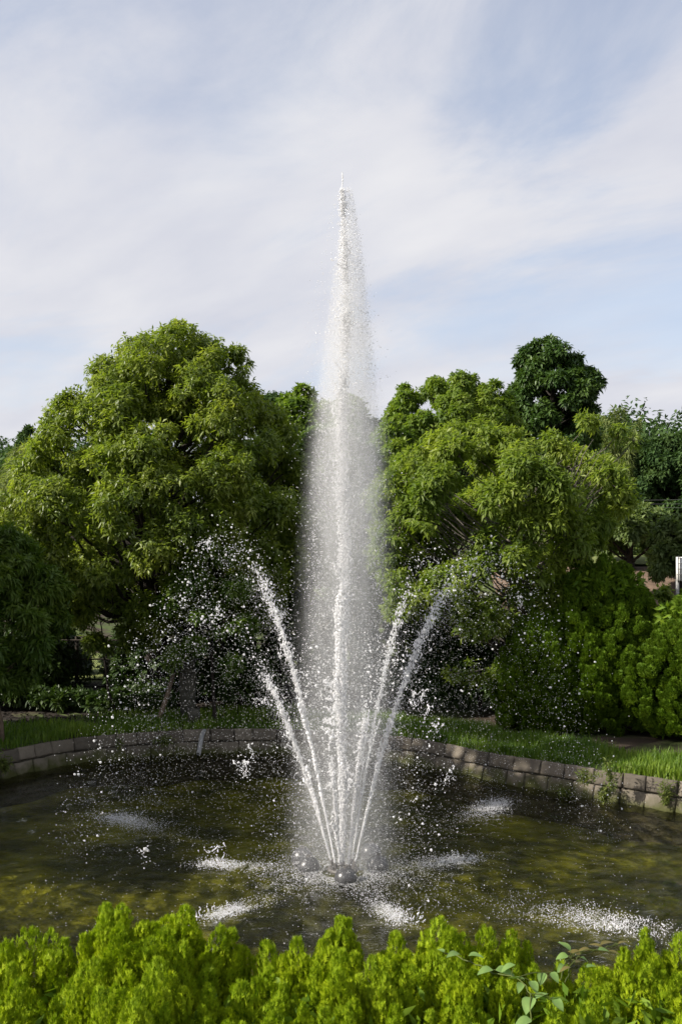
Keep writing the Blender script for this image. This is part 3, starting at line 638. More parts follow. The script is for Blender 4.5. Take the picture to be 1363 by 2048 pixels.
# ------------------------------------------------------------------ front hedge
SIL = [(-60, 1855), (0, 1850), (100, 1868), (150, 1850), (180, 1822), (230, 1802), (300, 1786), (345, 1800), (378, 1862), (450, 1845), (500, 1868), (560, 1850), (620, 1862), (690, 1828), (730, 1830), (770, 1855), (850, 1838), (900, 1852), (960, 1848), (1040, 1868), (1080, 1890), (1140, 1915), (1190, 1908), (1240, 1880), (1300, 1868), (1363, 1862), (1430, 1862)]
SX = np.array([s[0] for s in SIL]); SY = np.array([s[1] for s in SIL]) + 20.0 * (np.abs(SX - 270) > 90)
def front_hedge():
    spec = [(60, 'golden conifer shrub at the left end of the front hedge'), (270, 'tallest rounded golden conifer shrub of the front hedge'),
            (480, 'golden conifer shrub between the tallest one and the peaked middle one'), (700, 'peaked golden conifer shrub in front of the main jet'),
            (900, 'broad golden conifer shrub left of the climbing vine'), (1110, 'lowest golden conifer shrub with a climbing vine over it'),
            (1310, 'golden conifer shrub at the right end of the front hedge')]
    roots = []
    for x, lab in spec:
        X = wx(x, 4.3); gz = float(ground_z(np.array(X), np.array(4.3)))
        t = thing('conifer_shrub', (X, 4.3, gz), lab, 'shrub', 'golden conifers of the front hedge'); roots.append((x, t, gz))
        V, Fq = tube([[0, 0, -.1], [.01, 0, .3], [0, .02, .55]], [.05, .04, .02], 7); V[:, 2] *= .5; link('stem', mesh_np('stem', V, Fq, M['bark'], True), t)
    r = R0(300); cnt = 0
    rows = np.arange(4.86, 3.2, -.165)
    for ri, D0 in enumerate(rows):
        step = .16 if ri < 2 else .175
        xs = np.arange(-2.0, 2.01, step) + (step / 2 if ri % 2 else 0)
        for X0 in xs:
            D = D0 + r.normal(0, .04); X = X0 + r.normal(0, .04)
            xp = X / D * F + 681.5
            if xp < -90 or xp > 1450: continue
            ysil = np.interp(xp, SX, SY)
            zt = wz(ysil, 4.75)                     # hedge top height at this column
            fall = .06 * ((4.86 - D0) / 1.6)
            zt = zt - fall - (abs(r.normal(0, .10)) if ri > 1 else abs(r.normal(0, .03))) + (.03 if ri == 0 else .0)
            if ri % 3 == 1: zt -= .05
            k = int(np.argmin([abs(xp - s[0]) + 40 * r.random() for s in roots])); rx, root, gz = roots[k]
            o = link('plume', PL[r.integers(10)], root); sc = r.uniform(.85, 1.2) if ri < 2 else r.uniform(.62, 1.3); hs = max(sc, .8) * r.uniform(.9, 1.2)
            me_h = .39 * hs
            o.location = (X - root.location.x, D - root.location.y, zt - me_h - gz)
            o.scale = (sc * .98, sc * .98, hs); o.rotation_euler = (r.normal(0, .10), r.normal(0, .10), r.uniform(0, 6.28)); cnt += 1
    print('plumes', cnt)
    # inner foliage below the plumes, darker leaf colour standing in for shaded gaps
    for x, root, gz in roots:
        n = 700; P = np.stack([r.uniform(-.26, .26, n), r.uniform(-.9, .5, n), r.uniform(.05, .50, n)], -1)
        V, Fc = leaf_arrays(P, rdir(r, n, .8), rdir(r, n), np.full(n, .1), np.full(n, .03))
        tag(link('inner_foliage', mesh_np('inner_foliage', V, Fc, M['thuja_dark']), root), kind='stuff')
front_hedge()

# ------------------------------------------------------------------ right conifer hedge
def conifer_hedge(label, cx, cy, sx, sy, top, n, seed, group):
    r = R0(seed); zb = .42
    root = thing('conifer_hedge', (cx, cy, zb), label, 'shrub', group)
    V, Fq = tube([[0, 0, -.1], [.02, 0, .8], [0, 0, top * .6]], [.08, .06, .03], 7); link('stem', mesh_np('stem', V, Fq, M['bark'], True), root)
    for i in range(n):
        t = (i + .5) / n; z = top * (1 - (1 - t) ** .8) * .92
        th = i * 2.39996; prof = (1 - .12 * abs(t - .35)) * (1 - max(0, t - .55) ** 1.5 * 2.2)
        prof *= 1 - .22 * max(0, .25 - t) / .25
        q = prof * r.uniform(.74, 1.08)
        dx_, dy_ = math.cos(th), math.sin(th)
        o = link('tuft', PD[r.integers(8)], root); s = r.uniform(.85, 1.3)
        o.location = (sx * q * dx_, sy * q * dy_, z - .05); o.scale = (s, s, s * r.uniform(.75, 1.1))
        tilt = .75 * (1 - t) + .1
        o.rotation_euler = Vector((dx_ * tilt, dy_ * tilt, 1)).to_track_quat('Z', 'Y').to_euler()
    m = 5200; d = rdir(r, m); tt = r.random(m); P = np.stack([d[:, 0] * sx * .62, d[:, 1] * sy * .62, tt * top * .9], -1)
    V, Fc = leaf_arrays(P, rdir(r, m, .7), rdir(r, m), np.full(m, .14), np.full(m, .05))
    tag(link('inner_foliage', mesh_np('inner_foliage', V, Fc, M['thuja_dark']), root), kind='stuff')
conifer_hedge('large dark green clipped conifer on the grass at right', wx(1200, 15.6), 15.6, 1.05, .75, 2.6, 215, 310, 'dark conifers on the right bank')
conifer_hedge('smaller dark conifer hiding the foot of the cherry trunk', wx(1075, 15.5), 15.5, .55, .5, 1.75, 110, 312, 'dark conifers on the right bank')
conifer_hedge('dark conifer cut off by the right edge of the picture', wx(1400, 14.9), 14.9, .95, .8, 2.1, 180, 311, 'dark conifers on the right bank')

# ------------------------------------------------------------------ grass
def grass():
    r = R0(400)
    def blades(n, smin, smax, a0, a1, L0, L1, dens=None):
        th = r.uniform(a0, a1, n); s = smin + (smax - smin) * r.random(n) ** .9
        rad = r_out(th) * s; x = PC[0] + rad * np.cos(th); y = PC[1] + rad * np.sin(th)
        nz = np.sin(x * 2.1 + 1) * np.cos(y * 2.7) + .6 * np.sin(x * 5.3) * np.sin(y * 4.1)
        keep = r.random(n) < .62 + .38 * nz; x, y = x[keep], y[keep]; n = len(x); nz = nz[keep]
        return x, y, r.uniform(L0, L1, n) * (1 + .35 * nz)
    xs, ys, ls = [], [], []
    for a in [(34000, 1.036, 1.30, .05, 1.45, .08, .24), (30000, 1.036, 1.34, 1.45, 2.95, .06, .19), (2600, 1.034, 1.055, .05, 1.2, .12, .26)]:
        x, y, l = blades(*a); xs.append(x); ys.append(y); ls.append(l)
    x = np.concatenate(xs); y = np.concatenate(ys); l = np.concatenate(ls); n = len(x)
    th = r.uniform(0, 2 * np.pi, n); ln = r.uniform(.1, .75, n)
    B = np.stack([x, y, ground_z(x, y) - .01], -1); H = np.stack([np.cos(th), np.sin(th), 0 * th], -1); S = np.stack([-np.sin(th), np.cos(th), 0 * th], -1)
    w_ = r.uniform(.004, .008, n)[:, None]; l = l[:, None]; ln = ln[:, None]; up = np.array([0, 0, 1.0])
    m1 = B + up * l * .55 + H * l * ln * .25; tip = B + up * l * (1 - .35 * ln) + H * l * ln * .8
    V = np.stack([B - S * w_, B + S * w_, m1 + S * w_ * .8, m1 - S * w_ * .8, tip], 1).reshape(-1, 3); b = np.arange(n)[:, None] * 5
    Fc = np.concatenate([b + [0, 1, 2], b + [0, 2, 3], b + [3, 2, 4]], 1).reshape(-1, 3)
    tag(link('grass', mesh_np('grass', V, Fc, M['grass'])), kind='stuff', label='uncut green grass along the far bank above the wall', cat='grass')
    # leaf litter on the soil at left, sharing its shade-darkened colour
    n = 4000; x = r.uniform(-5.8, .6, n); y = r.uniform(15.9, 19.4, n); P = np.stack([x, y, ground_z(x, y) + .012], -1)
    V, Fc = leaf_arrays(P, unit(r.normal(size=(n, 3)) * [1, 1, .25]), np.tile([0, 0, 1.0], (n, 1)) + r.normal(0, .3, (n, 3)), r.uniform(.05, .1, n), r.uniform(.025, .045, n))
    tag(link('leaf_litter', mesh_np('leaf_litter', V, Fc, M['soil'])), kind='stuff', label='brown fallen leaves on the shaded soil', cat='leaf litter')
grass()

def weed(label, xp, yp, D, h, n, seed, m='weed', wall=False, spreadx=.08, Ll=.07):
    r = R0(seed); b = px(xp, yp, D); root = thing('weed', tuple(b), label, 'weed', 'weeds growing on the pond wall')
    acc = Acc(); P = []; A = []
    for i in range(n):
        e = np.array([r.normal(0, spreadx), r.normal(0, .05) - .03, h * r.uniform(.55, 1)]); pth = limb_path(r, [r.normal(0, .02), .03, 0], e, .03, 5, .05)
        V, Fq = tube(pth, np.linspace(.004, .002, 5), 3); acc.add(V, Fq)
        for t in np.linspace(.2, 1, 9): P.append(pth[0] * (1 - t) + pth[-1] * t); A.append((r.normal(), r.normal(), .6))
    link('stems', acc.mesh('stems', M['weed']), root)
    V, Fc = clusters_to_leaves(r, np.array(P), unit(np.array(A)), 3, Ll, .016, .3)
    tag(link('foliage', mesh_np('foliage', V, Fc, M[m]), root), kind='stuff')
for a in [('tall leafy weed standing at the wall edge at right', 1222, 1572, 12.05, .42, 7, 1), ('dry brown weed hanging over the wall above the water', 1210, 1605, 12.2, .24, 9, 2),
          ('spiky weed in the wall joint by the tall weed', 1168, 1568, 12.35, .2, 8, 3), ('scrubby weed at the water line near the right edge', 1330, 1612, 11.85, .32, 9, 4),
          ('low mossy weed at the water line under the sunlit wall', 1130, 1592, 12.75, .1, 9, 5), ('dark weed on the shaded wall at the left', 230, 1500, 15.1, .2, 8, 6),
          ('weed on the far left end of the wall', 10, 1545, 13.5, .28, 9, 7), ('green tuft hanging on the shaded wall right of the weed', 330, 1490, 15.2, .16, 8, 8)]:
    weed(*a)

# ------------------------------------------------------------------ stone pillar, plank, block, pipe, fence
D = 16.4; c = px(370, 1440, D); c.z = .42
t = thing('stone_pillar', tuple(c), 'dark tapered concrete pillar with flat cap under the large tree', 'pillar')
def frus(w0, w1, d, z0, z1, xo0=0, xo1=0):
    V = np.array([[xo0 - w0 / 2, -d / 2, z0], [xo0 + w0 / 2, -d / 2, z0], [xo0 + w0 / 2, d / 2, z0], [xo0 - w0 / 2, d / 2, z0], [xo1 - w1 / 2, -d / 2, z1], [xo1 + w1 / 2, -d / 2, z1], [xo1 + w1 / 2, d / 2, z1], [xo1 - w1 / 2, d / 2, z1]])
    return V, np.array([[3, 2, 1, 0], [4, 5, 6, 7], [0, 1, 5, 4], [1, 2, 6, 5], [2, 3, 7, 6], [3, 0, 4, 7]])
ztop = wz(1277, D) - .42
V, Fq = frus(.20, .26, .24, -.1, ztop - .55, .05, .05); link('shaft', mesh_np('shaft', V, Fq, M['concrete']), t)
V, Fq = frus(.27, .38, .3, ztop - .55, ztop - .045); link('head', mesh_np('head', V, Fq, M['concrete']), t)
V, Fq = frus(.44, .40, .36, ztop - .045, ztop); link('cap', mesh_np('cap', V, Fq, M['concrete']), t)
a = px(318, 1432, 16.2); b = px(348, 1345, 16.35); a.z = .41
V, Fq = tube([np.zeros(3), np.array(b - a) * .5 + [.01, 0, 0], np.array(b - a)], [.045, .042, .036], 6)
tag(link('leaning_plank', mesh_np('leaning_plank', V, Fq, M['wood']), None, tuple(a)), 'weathered wooden stake leaning beside the pillar', 'stake')
c = px(388, 1455, 16.0); c.z = .39
V, Fq = frus(.18, .17, .15, 0, .22); o = tag(link('concrete_block', mesh_np('concrete_block', V, Fq, M['concrete']), None, tuple(c)), 'small grey concrete block on the bank above the wall', 'block')
a = px(404, 1470, 15.25); b = px(397, 1508, 15.0)
V, Fq = tube([[0, .25, .02], [0, 0, 0], np.array(b - a)], [.035, .035, .035], 10)
tag(link('overflow_pipe', mesh_np('overflow_pipe', V, Fq, M['greypaint'], True), None, tuple(a)), 'grey pipe running down the pond wall into the water', 'pipe')
# chain link fence behind
def fence():
    D = 18.9; z0 = .5; root = thing('wire_fence', (wx(190, D), D, z0), 'dark wire mesh fence with posts under the large tree', 'fence')
    for xp in range(-20, 620, 58):
        V, Fq = tube([[wx(xp, D) - wx(190, D), 0, -.1], [wx(xp, D) - wx(190, D), 0, 1.05]], .035, 7); link('post', mesh_np('post', V, Fq, M['darkwood'], True), root)
    x0, x1 = wx(-20, D) - wx(190, D), wx(620, D) - wx(190, D)
    for z in (.98, .62, .1):
        V, Fq = tube([[x0, -.03, z], [x1, -.03, z]], .018, 6); link('rail', mesh_np('rail', V, Fq, M['darkwood'], True), root)
    acc = Acc(); 
    for x in np.arange(x0, x1 - .9, .08):
        for sg in (1, -1):
            a = [x if sg > 0 else x + .88, -.05, .1]; b = [x + .88 if sg > 0 else x, -.05, .98]
            V, Fq = tube([a, b], .0025, 3); acc.add(V, Fq)
    tag(link('mesh_wire', acc.mesh('mesh_wire', M['wire']), root), kind='stuff')
fence()
# sunlit lawn behind the fence gap, brown bank and its hedge at right
def sheet(name, x0, x1, y0, y1, m, lift, label, nx=24, ny=14):
    X, Y = np.meshgrid(np.linspace(x0, x1, nx), np.linspace(y0, y1, ny)); Z = ground_z(X, Y) + lift
    V = np.stack([X, Y, Z], -1).reshape(-1, 3); i = np.arange(ny - 1)[:, None] * nx; j = np.arange(nx - 1)[None, :]
    Fq = np.stack([i + j, i + j + 1, i + nx + j + 1, i + nx + j], -1).reshape(-1, 4)
    tag(link(name, mesh_np(name, V, Fq, m, True)), kind='structure', label=label)
sheet('soil', -6.5, .8, 16.2, 20.3, M['soil'], .006, 'bare soil under the large tree with its deep shade put into the colour')
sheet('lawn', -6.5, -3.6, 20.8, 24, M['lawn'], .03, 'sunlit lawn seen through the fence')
sheet('brown_bank', 4.0, 14, 20.5, 27.2, M['brown_bank'], .03, 'bank of brown dry litter at right', 40, 30)
sheet('upper_lawn', 4.0, 16, 27.4, 31, M['lawn'], .04, 'narrow lawn above the brown bank')
def low_hedge():
    r = R0(420); D = 30.5; X = wx(1290, D); zb = float(ground_z(np.array(X), np.array(D)))
    root = thing('clipped_hedge', (X, D, zb), 'low clipped hedge at the top of the brown bank', 'hedge')
    n = 5000; P = np.stack([r.uniform(-1.5, 1.5, n), r.uniform(-.35, .35, n), r.uniform(0, .55, n)], -1)
    V, Fc = leaf_arrays(P, rdir(r, n, .3), rdir(r, n, .5), np.full(n, .11), np.full(n, .06)); tag(link('foliage', mesh_np('foliage', V, Fc, M['leaf_soft']), root), kind='stuff')
low_hedge()
D = 28.0; c = px(1253, 1110, D); gz = float(ground_z(np.array(c.x), np.array(D)))
t = thing('marker_post', (c.x, D, gz), 'short pale grey post at the top of the brown bank', 'post')
V, Fq = tube([[0, 0, -.1], [0, 0, .32]], .038, 8); link('shaft', mesh_np('shaft', V, Fq, M['greypaint'], True), t)
V, Fq = tube([[0, 0, .32], [0, 0, .35]], [.045, .03], 8); link('cap', mesh_np('cap', V, Fq, M['greypaint'], True), t)
# white lattice panel at the right edge
D = 18.5; a = px(1351, 1162, D); gz = a.z
t = thing('lattice_panel', (a.x, D, gz), 'white panel behind dark wire grid at the right edge', 'panel')
hh = wz(1114, D) - gz; ww = .55
V, Fq = box(ww / 2, 0, hh / 2, ww, .03, hh); link('sheet', mesh_np('sheet', V, Fq, M['white']), t)
for i in range(6):
    x = .03 + i * (ww - .06) / 5; V, Fq = box(x, -.032, hh / 2, .014, .014, hh + .04); link('bar', mesh_np('bar', V, Fq, M['wire']), t)
for i in range(5):
    z = .02 + i * (hh - .04) / 4; V, Fq = box(ww / 2, -.048, z, ww, .012, .012); link('bar', mesh_np('bar', V, Fq, M['wire']), t)
for x in (.04, ww - .04):
    V, Fq = box(x, .05, -.6, .05, .05, 1.25); link('leg', mesh_np('leg', V, Fq, M['greypaint']), t)
# overhead wires
for i, (ya, yb, lab) in enumerate([(1001, 991, 'upper thin cable crossing before the far wood'), (1006, 1003, 'middle thin cable crossing before the far wood'), (1010, 1014, 'lower thin cable crossing before the far wood')]):
    a = np.array(px(1100, ya, 36)); b = np.array(px(1600, yb, 33)); 
    V, Fq = tube(limb_path(R0(1), a, b, -.12, 12, 0), .007, 5); tag(link('overhead_cable', mesh_np('overhead_cable', V, Fq, M['wire'], True)), lab, 'cable', 'cables before the far wood')

# ------------------------------------------------------------------ vines over the front hedge
def vine_leaf(L, W, seed):
    r = R0(seed); n = 7; t = np.linspace(0, 1, n); wd = W * np.sin(np.pi * t ** .75) ** .8; wd[0] = W * .08; wd[-1] = .0005
    z = -.25 * L * t ** 2; c = np.stack([0 * t, t * L, z], -1); e = .22 * wd
    l = c + np.stack([-wd / 2, -.02 * L * np.sin(np.pi * t), e], -1); rr = c + np.stack([wd / 2, -.02 * L * np.sin(np.pi * t), e], -1)
    V = np.concatenate([l, c, rr]); Fq = []
    for i in range(n - 1): Fq += [[i, n + i, n + i + 1, i + 1], [n + i, 2 * n + i, 2 * n + i + 1, n + i + 1]]
    return V, np.array(Fq)
VL = [mesh_np('leaf', *vine_leaf(1, w_, i), M['vine'], True) for i, w_ in enumerate((.62, .55, .7))]
VR = [mesh_np('leaf', *vine_leaf(1, w_, i), M['vine_red'], True) for i, w_ in enumerate((.5, .45))]
def vine(label, pts, leaves, meshes, seed, D0):
    r = R0(seed); b = px(*pts[0]); root = thing('climbing_vine', tuple(b), label, 'vine', 'vines over the front hedge')
    P = np.array([np.array(px(*p) - b) for p in pts]); P = np.array([[np.interp(q, np.arange(len(P)), P[:, k]) for k in range(3)] for q in np.linspace(0, len(P) - 1, 24)]) + r.normal(0, .003, (24, 3))
    V, Fq = tube(P, .0028, 5); link('stem', mesh_np('stem', V, Fq, M['weed'], True), root)
    for (x, y, D, L, ang, tilt) in leaves:
        o = link('leaf', meshes[r.integers(len(meshes))], root); p = px(x, y, D) - b; L *= .72; o.location = p; o.scale = (L, L, L)
        # ang = heading of the tip in plan (0 = to the right), tilt toward the viewer
        o.rotation_euler = (math.radians(tilt), math.radians(r.normal(0, 14)), math.radians(ang - 90))
        i = int(np.argmin(np.linalg.norm(P - np.array(p), axis=1)))
        V, Fq = tube([P[i], (P[i] + np.array(p)) / 2 + [0, 0, .01], np.array(p)], .0016, 4); link('petiole', mesh_np('petiole', V, Fq, M['weed'], True), root)
vine('green vine with pale heart shaped leaves climbing over the front hedge',
     [(1060, 2040, 3.75), (1062, 1990, 3.85), (1040, 1960, 4.0), (985, 1945, 4.1), (950, 1925, 4.2), (890, 1905, 4.3)],
     [(888, 1905, 4.28, .05, 140, 20), (918, 1908, 4.2, .10, 215, 15), (936, 1912, 4.2, .09, -10, 10), (985, 1940, 4.1, .10, 200, 5), (990, 1940, 4.1, .11, -15, 0), (1048, 1962, 4.0, .10, 150, 10), (1042, 1965, 4.0, .08, 250, -10),
      (1060, 1962, 4.0, .08, -70, -20), (1062, 1995, 3.85, .11, 240, -15), (1070, 1998, 3.85, .08, 20, 25), (1100, 2000, 3.85, .11, 20, 0), (1105, 1998, 3.85, .08, -60, -20), (1030, 1930, 4.1, .10, -160, -5), (1085, 1945, 4.1, .08, 250, -25), (1100, 1945, 4.1, .07, -60, -25), (1062, 2040, 3.7, .1, 200, 0)], VL, 500, 4)
vine('vine sprig with reddish leaves in the low gap of the hedge',
     [(1130, 1965, 4.15), (1140, 1930, 4.4), (1165, 1905, 4.6), (1205, 1895, 4.65), (1235, 1888, 4.7)],
     [(1205, 1896, 4.6, .09, 160, 20), (1200, 1890, 4.6, .10, 20, 15), (1180, 1900, 4.6, .09, 190, 10), (1235, 1888, 4.65, .07, 10, 20), (1160, 1908, 4.55, .08, 170, 25), (1140, 1935, 4.3, .08, 200, 0), (1215, 1902, 4.6, .08, -30, 5), (1150, 1925, 4.4, .07, 40, 0)], VR, 501, 4)
vine('short vine sprig with upright pale leaves left of the reddish one',
     [(1120, 1960, 4.2), (1128, 1925, 4.4), (1150, 1905, 4.5)],
     [(1140, 1902, 4.45, .09, 150, 40), (1135, 1912, 4.45, .08, 190, 0), (1160, 1915, 4.45, .06, 0, -20), (1172, 1935, 4.4, .07, 20, 10), (1195, 1900, 4.5, .08, 10, 0), (1128, 1930, 4.4, .07, 230, -20)], VL, 502, 4)

# ------------------------------------------------------------------ fountain
fo = thing('fountain', (FX, FY, 0), 'floating fountain head with black globe floats and a ring of nozzles', 'fountain')
def sphere(cx, cy, cz, r, nu=28, nv=16, top=True):
    V = [[cx, cy, cz - r]]; Fs = []
    for i in range(1, nv):
        ph = -math.pi / 2 + math.pi * i / nv
        for j in range(nu): V.append([cx + r * math.cos(ph) * math.cos(2 * math.pi * j / nu), cy + r * math.cos(ph) * math.sin(2 * math.pi * j / nu), cz + r * math.sin(ph)])
    V.append([cx, cy, cz + r]); n = len(V) - 1
    for j in range(nu): Fs.append([0, 1 + (j + 1) % nu, 1 + j])
    for i in range(nv - 2):
        for j in range(nu): a = 1 + i * nu; Fs.append([a + j, a + (j + 1) % nu, a + nu + (j + 1) % nu, a + nu + j])
    a = 1 + (nv - 2) * nu
    for j in range(nu): Fs.append([a + j, a + (j + 1) % nu, n])
    return V, Fs
for (xp, yp) in [(617, 1741), (691, 1752), (755, 1738), (741, 1712), (604, 1722)]:
    D = 3.0 * F / (yp - 1120) ; 
    if yp == 1752: D = 9.28
    X, Y = wx(xp, D) - FX, D - FY
    V, Fs = sphere(X, Y, 0.03, .108); f = link('globe_float', mesh_np('globe_float', V, Fs, M['black_ball'], True), fo)
    V, Fq = tube([[X, Y, .135], [X, Y, .15]], .022, 10); link('plug', mesh_np('plug', V, Fq, M['nozzle'], True), f)
an = np.linspace(0, 2 * np.pi, 33); V, Fq = tube(np.stack([.13 * np.cos(an), .13 * np.sin(an), 0 * an + .035], -1), .02, 8); link('manifold_ring', mesh_np('manifold_ring', V, Fq, M['nozzle'], True), fo)

# parabola jets: (start dx,dy), landing dx,dy, apex height, visible stream fraction
g_ = 9.81
JET = []
def jet_path(sx_, sy_, lx, ly, zap, t):
    z0 = .10; vz = math.sqrt(2 * g_ * (zap - z0)); T = (vz + math.sqrt(vz * vz + 2 * g_ * z0)) / g_
    vx, vy = (lx - sx_) / T, (ly - sy_) / T
    return np.stack([sx_ + vx * t * T, sy_ + vy * t * T, z0 + vz * t * T - g_ * (t * T) ** 2 / 2], -1)
jets = [  # label, start, landing, apex, fraction of flight that is still an unbroken stream
    ('leftmost slanting jet that breaks up low', (-.115, .03), (-2.75, .55), 2.5, .19, .9),
    ('left slanting jet that throws the left arc of drops', (-.075, -.06), (-2.35, 1.5), 3.15, .26, 1.05),
    ('short steep jet left of the main jet', (-.03, -.10), (-.55, -1.0), 2.0, .12, .5),
    ('short bushy jet right of the main jet', (.05, -.08), (.75, -1.15), 2.2, .17, .8),
    ('thin straight jet between the bushy and the rightmost jet', (.085, .06), (1.9, 2.65), 3.0, .24, .6),
    ('rightmost slanting jet that throws the right arc of drops', (.115, -.02), (2.75, .9), 2.95, .265, 1.0)]
def octa(P, Rr, r, stretch=None):
    n = len(P); base = np.array([[1, 0, 0], [-1, 0, 0], [0, 1, 0], [0, -1, 0], [0, 0, 1], [0, 0, -1]], float)
    ax = rdir(r, n); q = unit(np.cross(ax, rdir(r, n))); s = np.cross(ax, q); Rm = np.stack([ax, q, s], 1)
    V = np.einsum('vk,nkc->nvc', base, Rm) * Rr[:, None, None] * r.uniform(.8, 1.2, (n, 6, 1))
    if stretch is not None: V = V * np.array([1, 1, stretch])
    V = (V + P[:, None, :]).reshape(-1, 3)
    Fb = np.array([[0, 2, 4], [2, 1, 4], [1, 3, 4], [3, 0, 4], [2, 0, 5], [1, 2, 5], [3, 1, 5], [0, 3, 5]])
    return V, (np.arange(n)[:, None, None] * 6 + Fb[None]).reshape(-1, 3)
def tetra(P, Rr, r):
    n = len(P); base = np.array([[1, 1, 1], [1, -1, -1], [-1, 1, -1], [-1, -1, 1]]) / 3 ** .5 * 1.25
    ax = rdir(r, n); q = unit(np.cross(ax, rdir(r, n))); s = np.cross(ax, q); Rm = np.stack([ax, q, s], 1)
    V = (np.einsum('vk,nkc->nvc', base, Rm) * Rr[:, None, None] + P[:, None, :]).reshape(-1, 3)
    Fb = np.array([[0, 1, 2], [0, 3, 1], [0, 2, 3], [1, 3, 2]])
    return V, (np.arange(n)[:, None, None] * 4 + Fb[None]).reshape(-1, 3)
def ico_pts():
    ph = (1 + 5 ** .5) / 2
    V = unit(np.array([[-1, ph, 0], [1, ph, 0], [-1, -ph, 0], [1, -ph, 0], [0, -1, ph], [0, 1, ph], [0, -1, -ph], [0, 1, -ph], [ph, 0, -1], [ph, 0, 1], [-ph, 0, -1], [-ph, 0, 1]]))
    Fc = np.array([[0, 11, 5], [0, 5, 1], [0, 1, 7], [0, 7, 10], [0, 10, 11], [1, 5, 9], [5, 11, 4], [11, 10, 2], [10, 7, 6], [7, 1, 8], [3, 9, 4], [3, 4, 2], [3, 2, 6], [3, 6, 8], [3, 8, 9], [4, 9, 5], [2, 4, 11], [6, 2, 10], [8, 6, 7], [9, 8, 1]])
    return V, Fc
IV, IF = ico_pts()
def blobs(P, Rr, r, zs=1.2):
    n = len(P); sc = r.uniform(.75, 1.2, (n, 1, 3)); V = (IV[None] * Rr[:, None, None] * sc * r.uniform(.85, 1.15, (n, 12, 1)) * [1, 1, zs] + P[:, None, :]).reshape(-1, 3)
    return V, (np.arange(n)[:, None, None] * 12 + IF[None]).reshape(-1, 3)

def ligaments(r, starts, nper=(8, 18), size=(.008, .02), step=.014, dirn=(0, 0, -1)):
    """stringy torn water: chains of overlapping small blobs"""
    P = []; Q = []
    for s in starts:
        k = r.integers(*nper); d = unit(np.array(dirn, float) + r.normal(0, .5, 3)); p = np.array(s, float); sz = r.uniform(*size)
        for i in range(k):
            d = unit(d + r.normal(0, .55, 3) + np.array(dirn) * .2); p = p + d * step; P.append(p); Q.append(sz * r.uniform(.3, 1.2) * (1 - .5 * i / k))
    return np.array(P), np.array(Q)

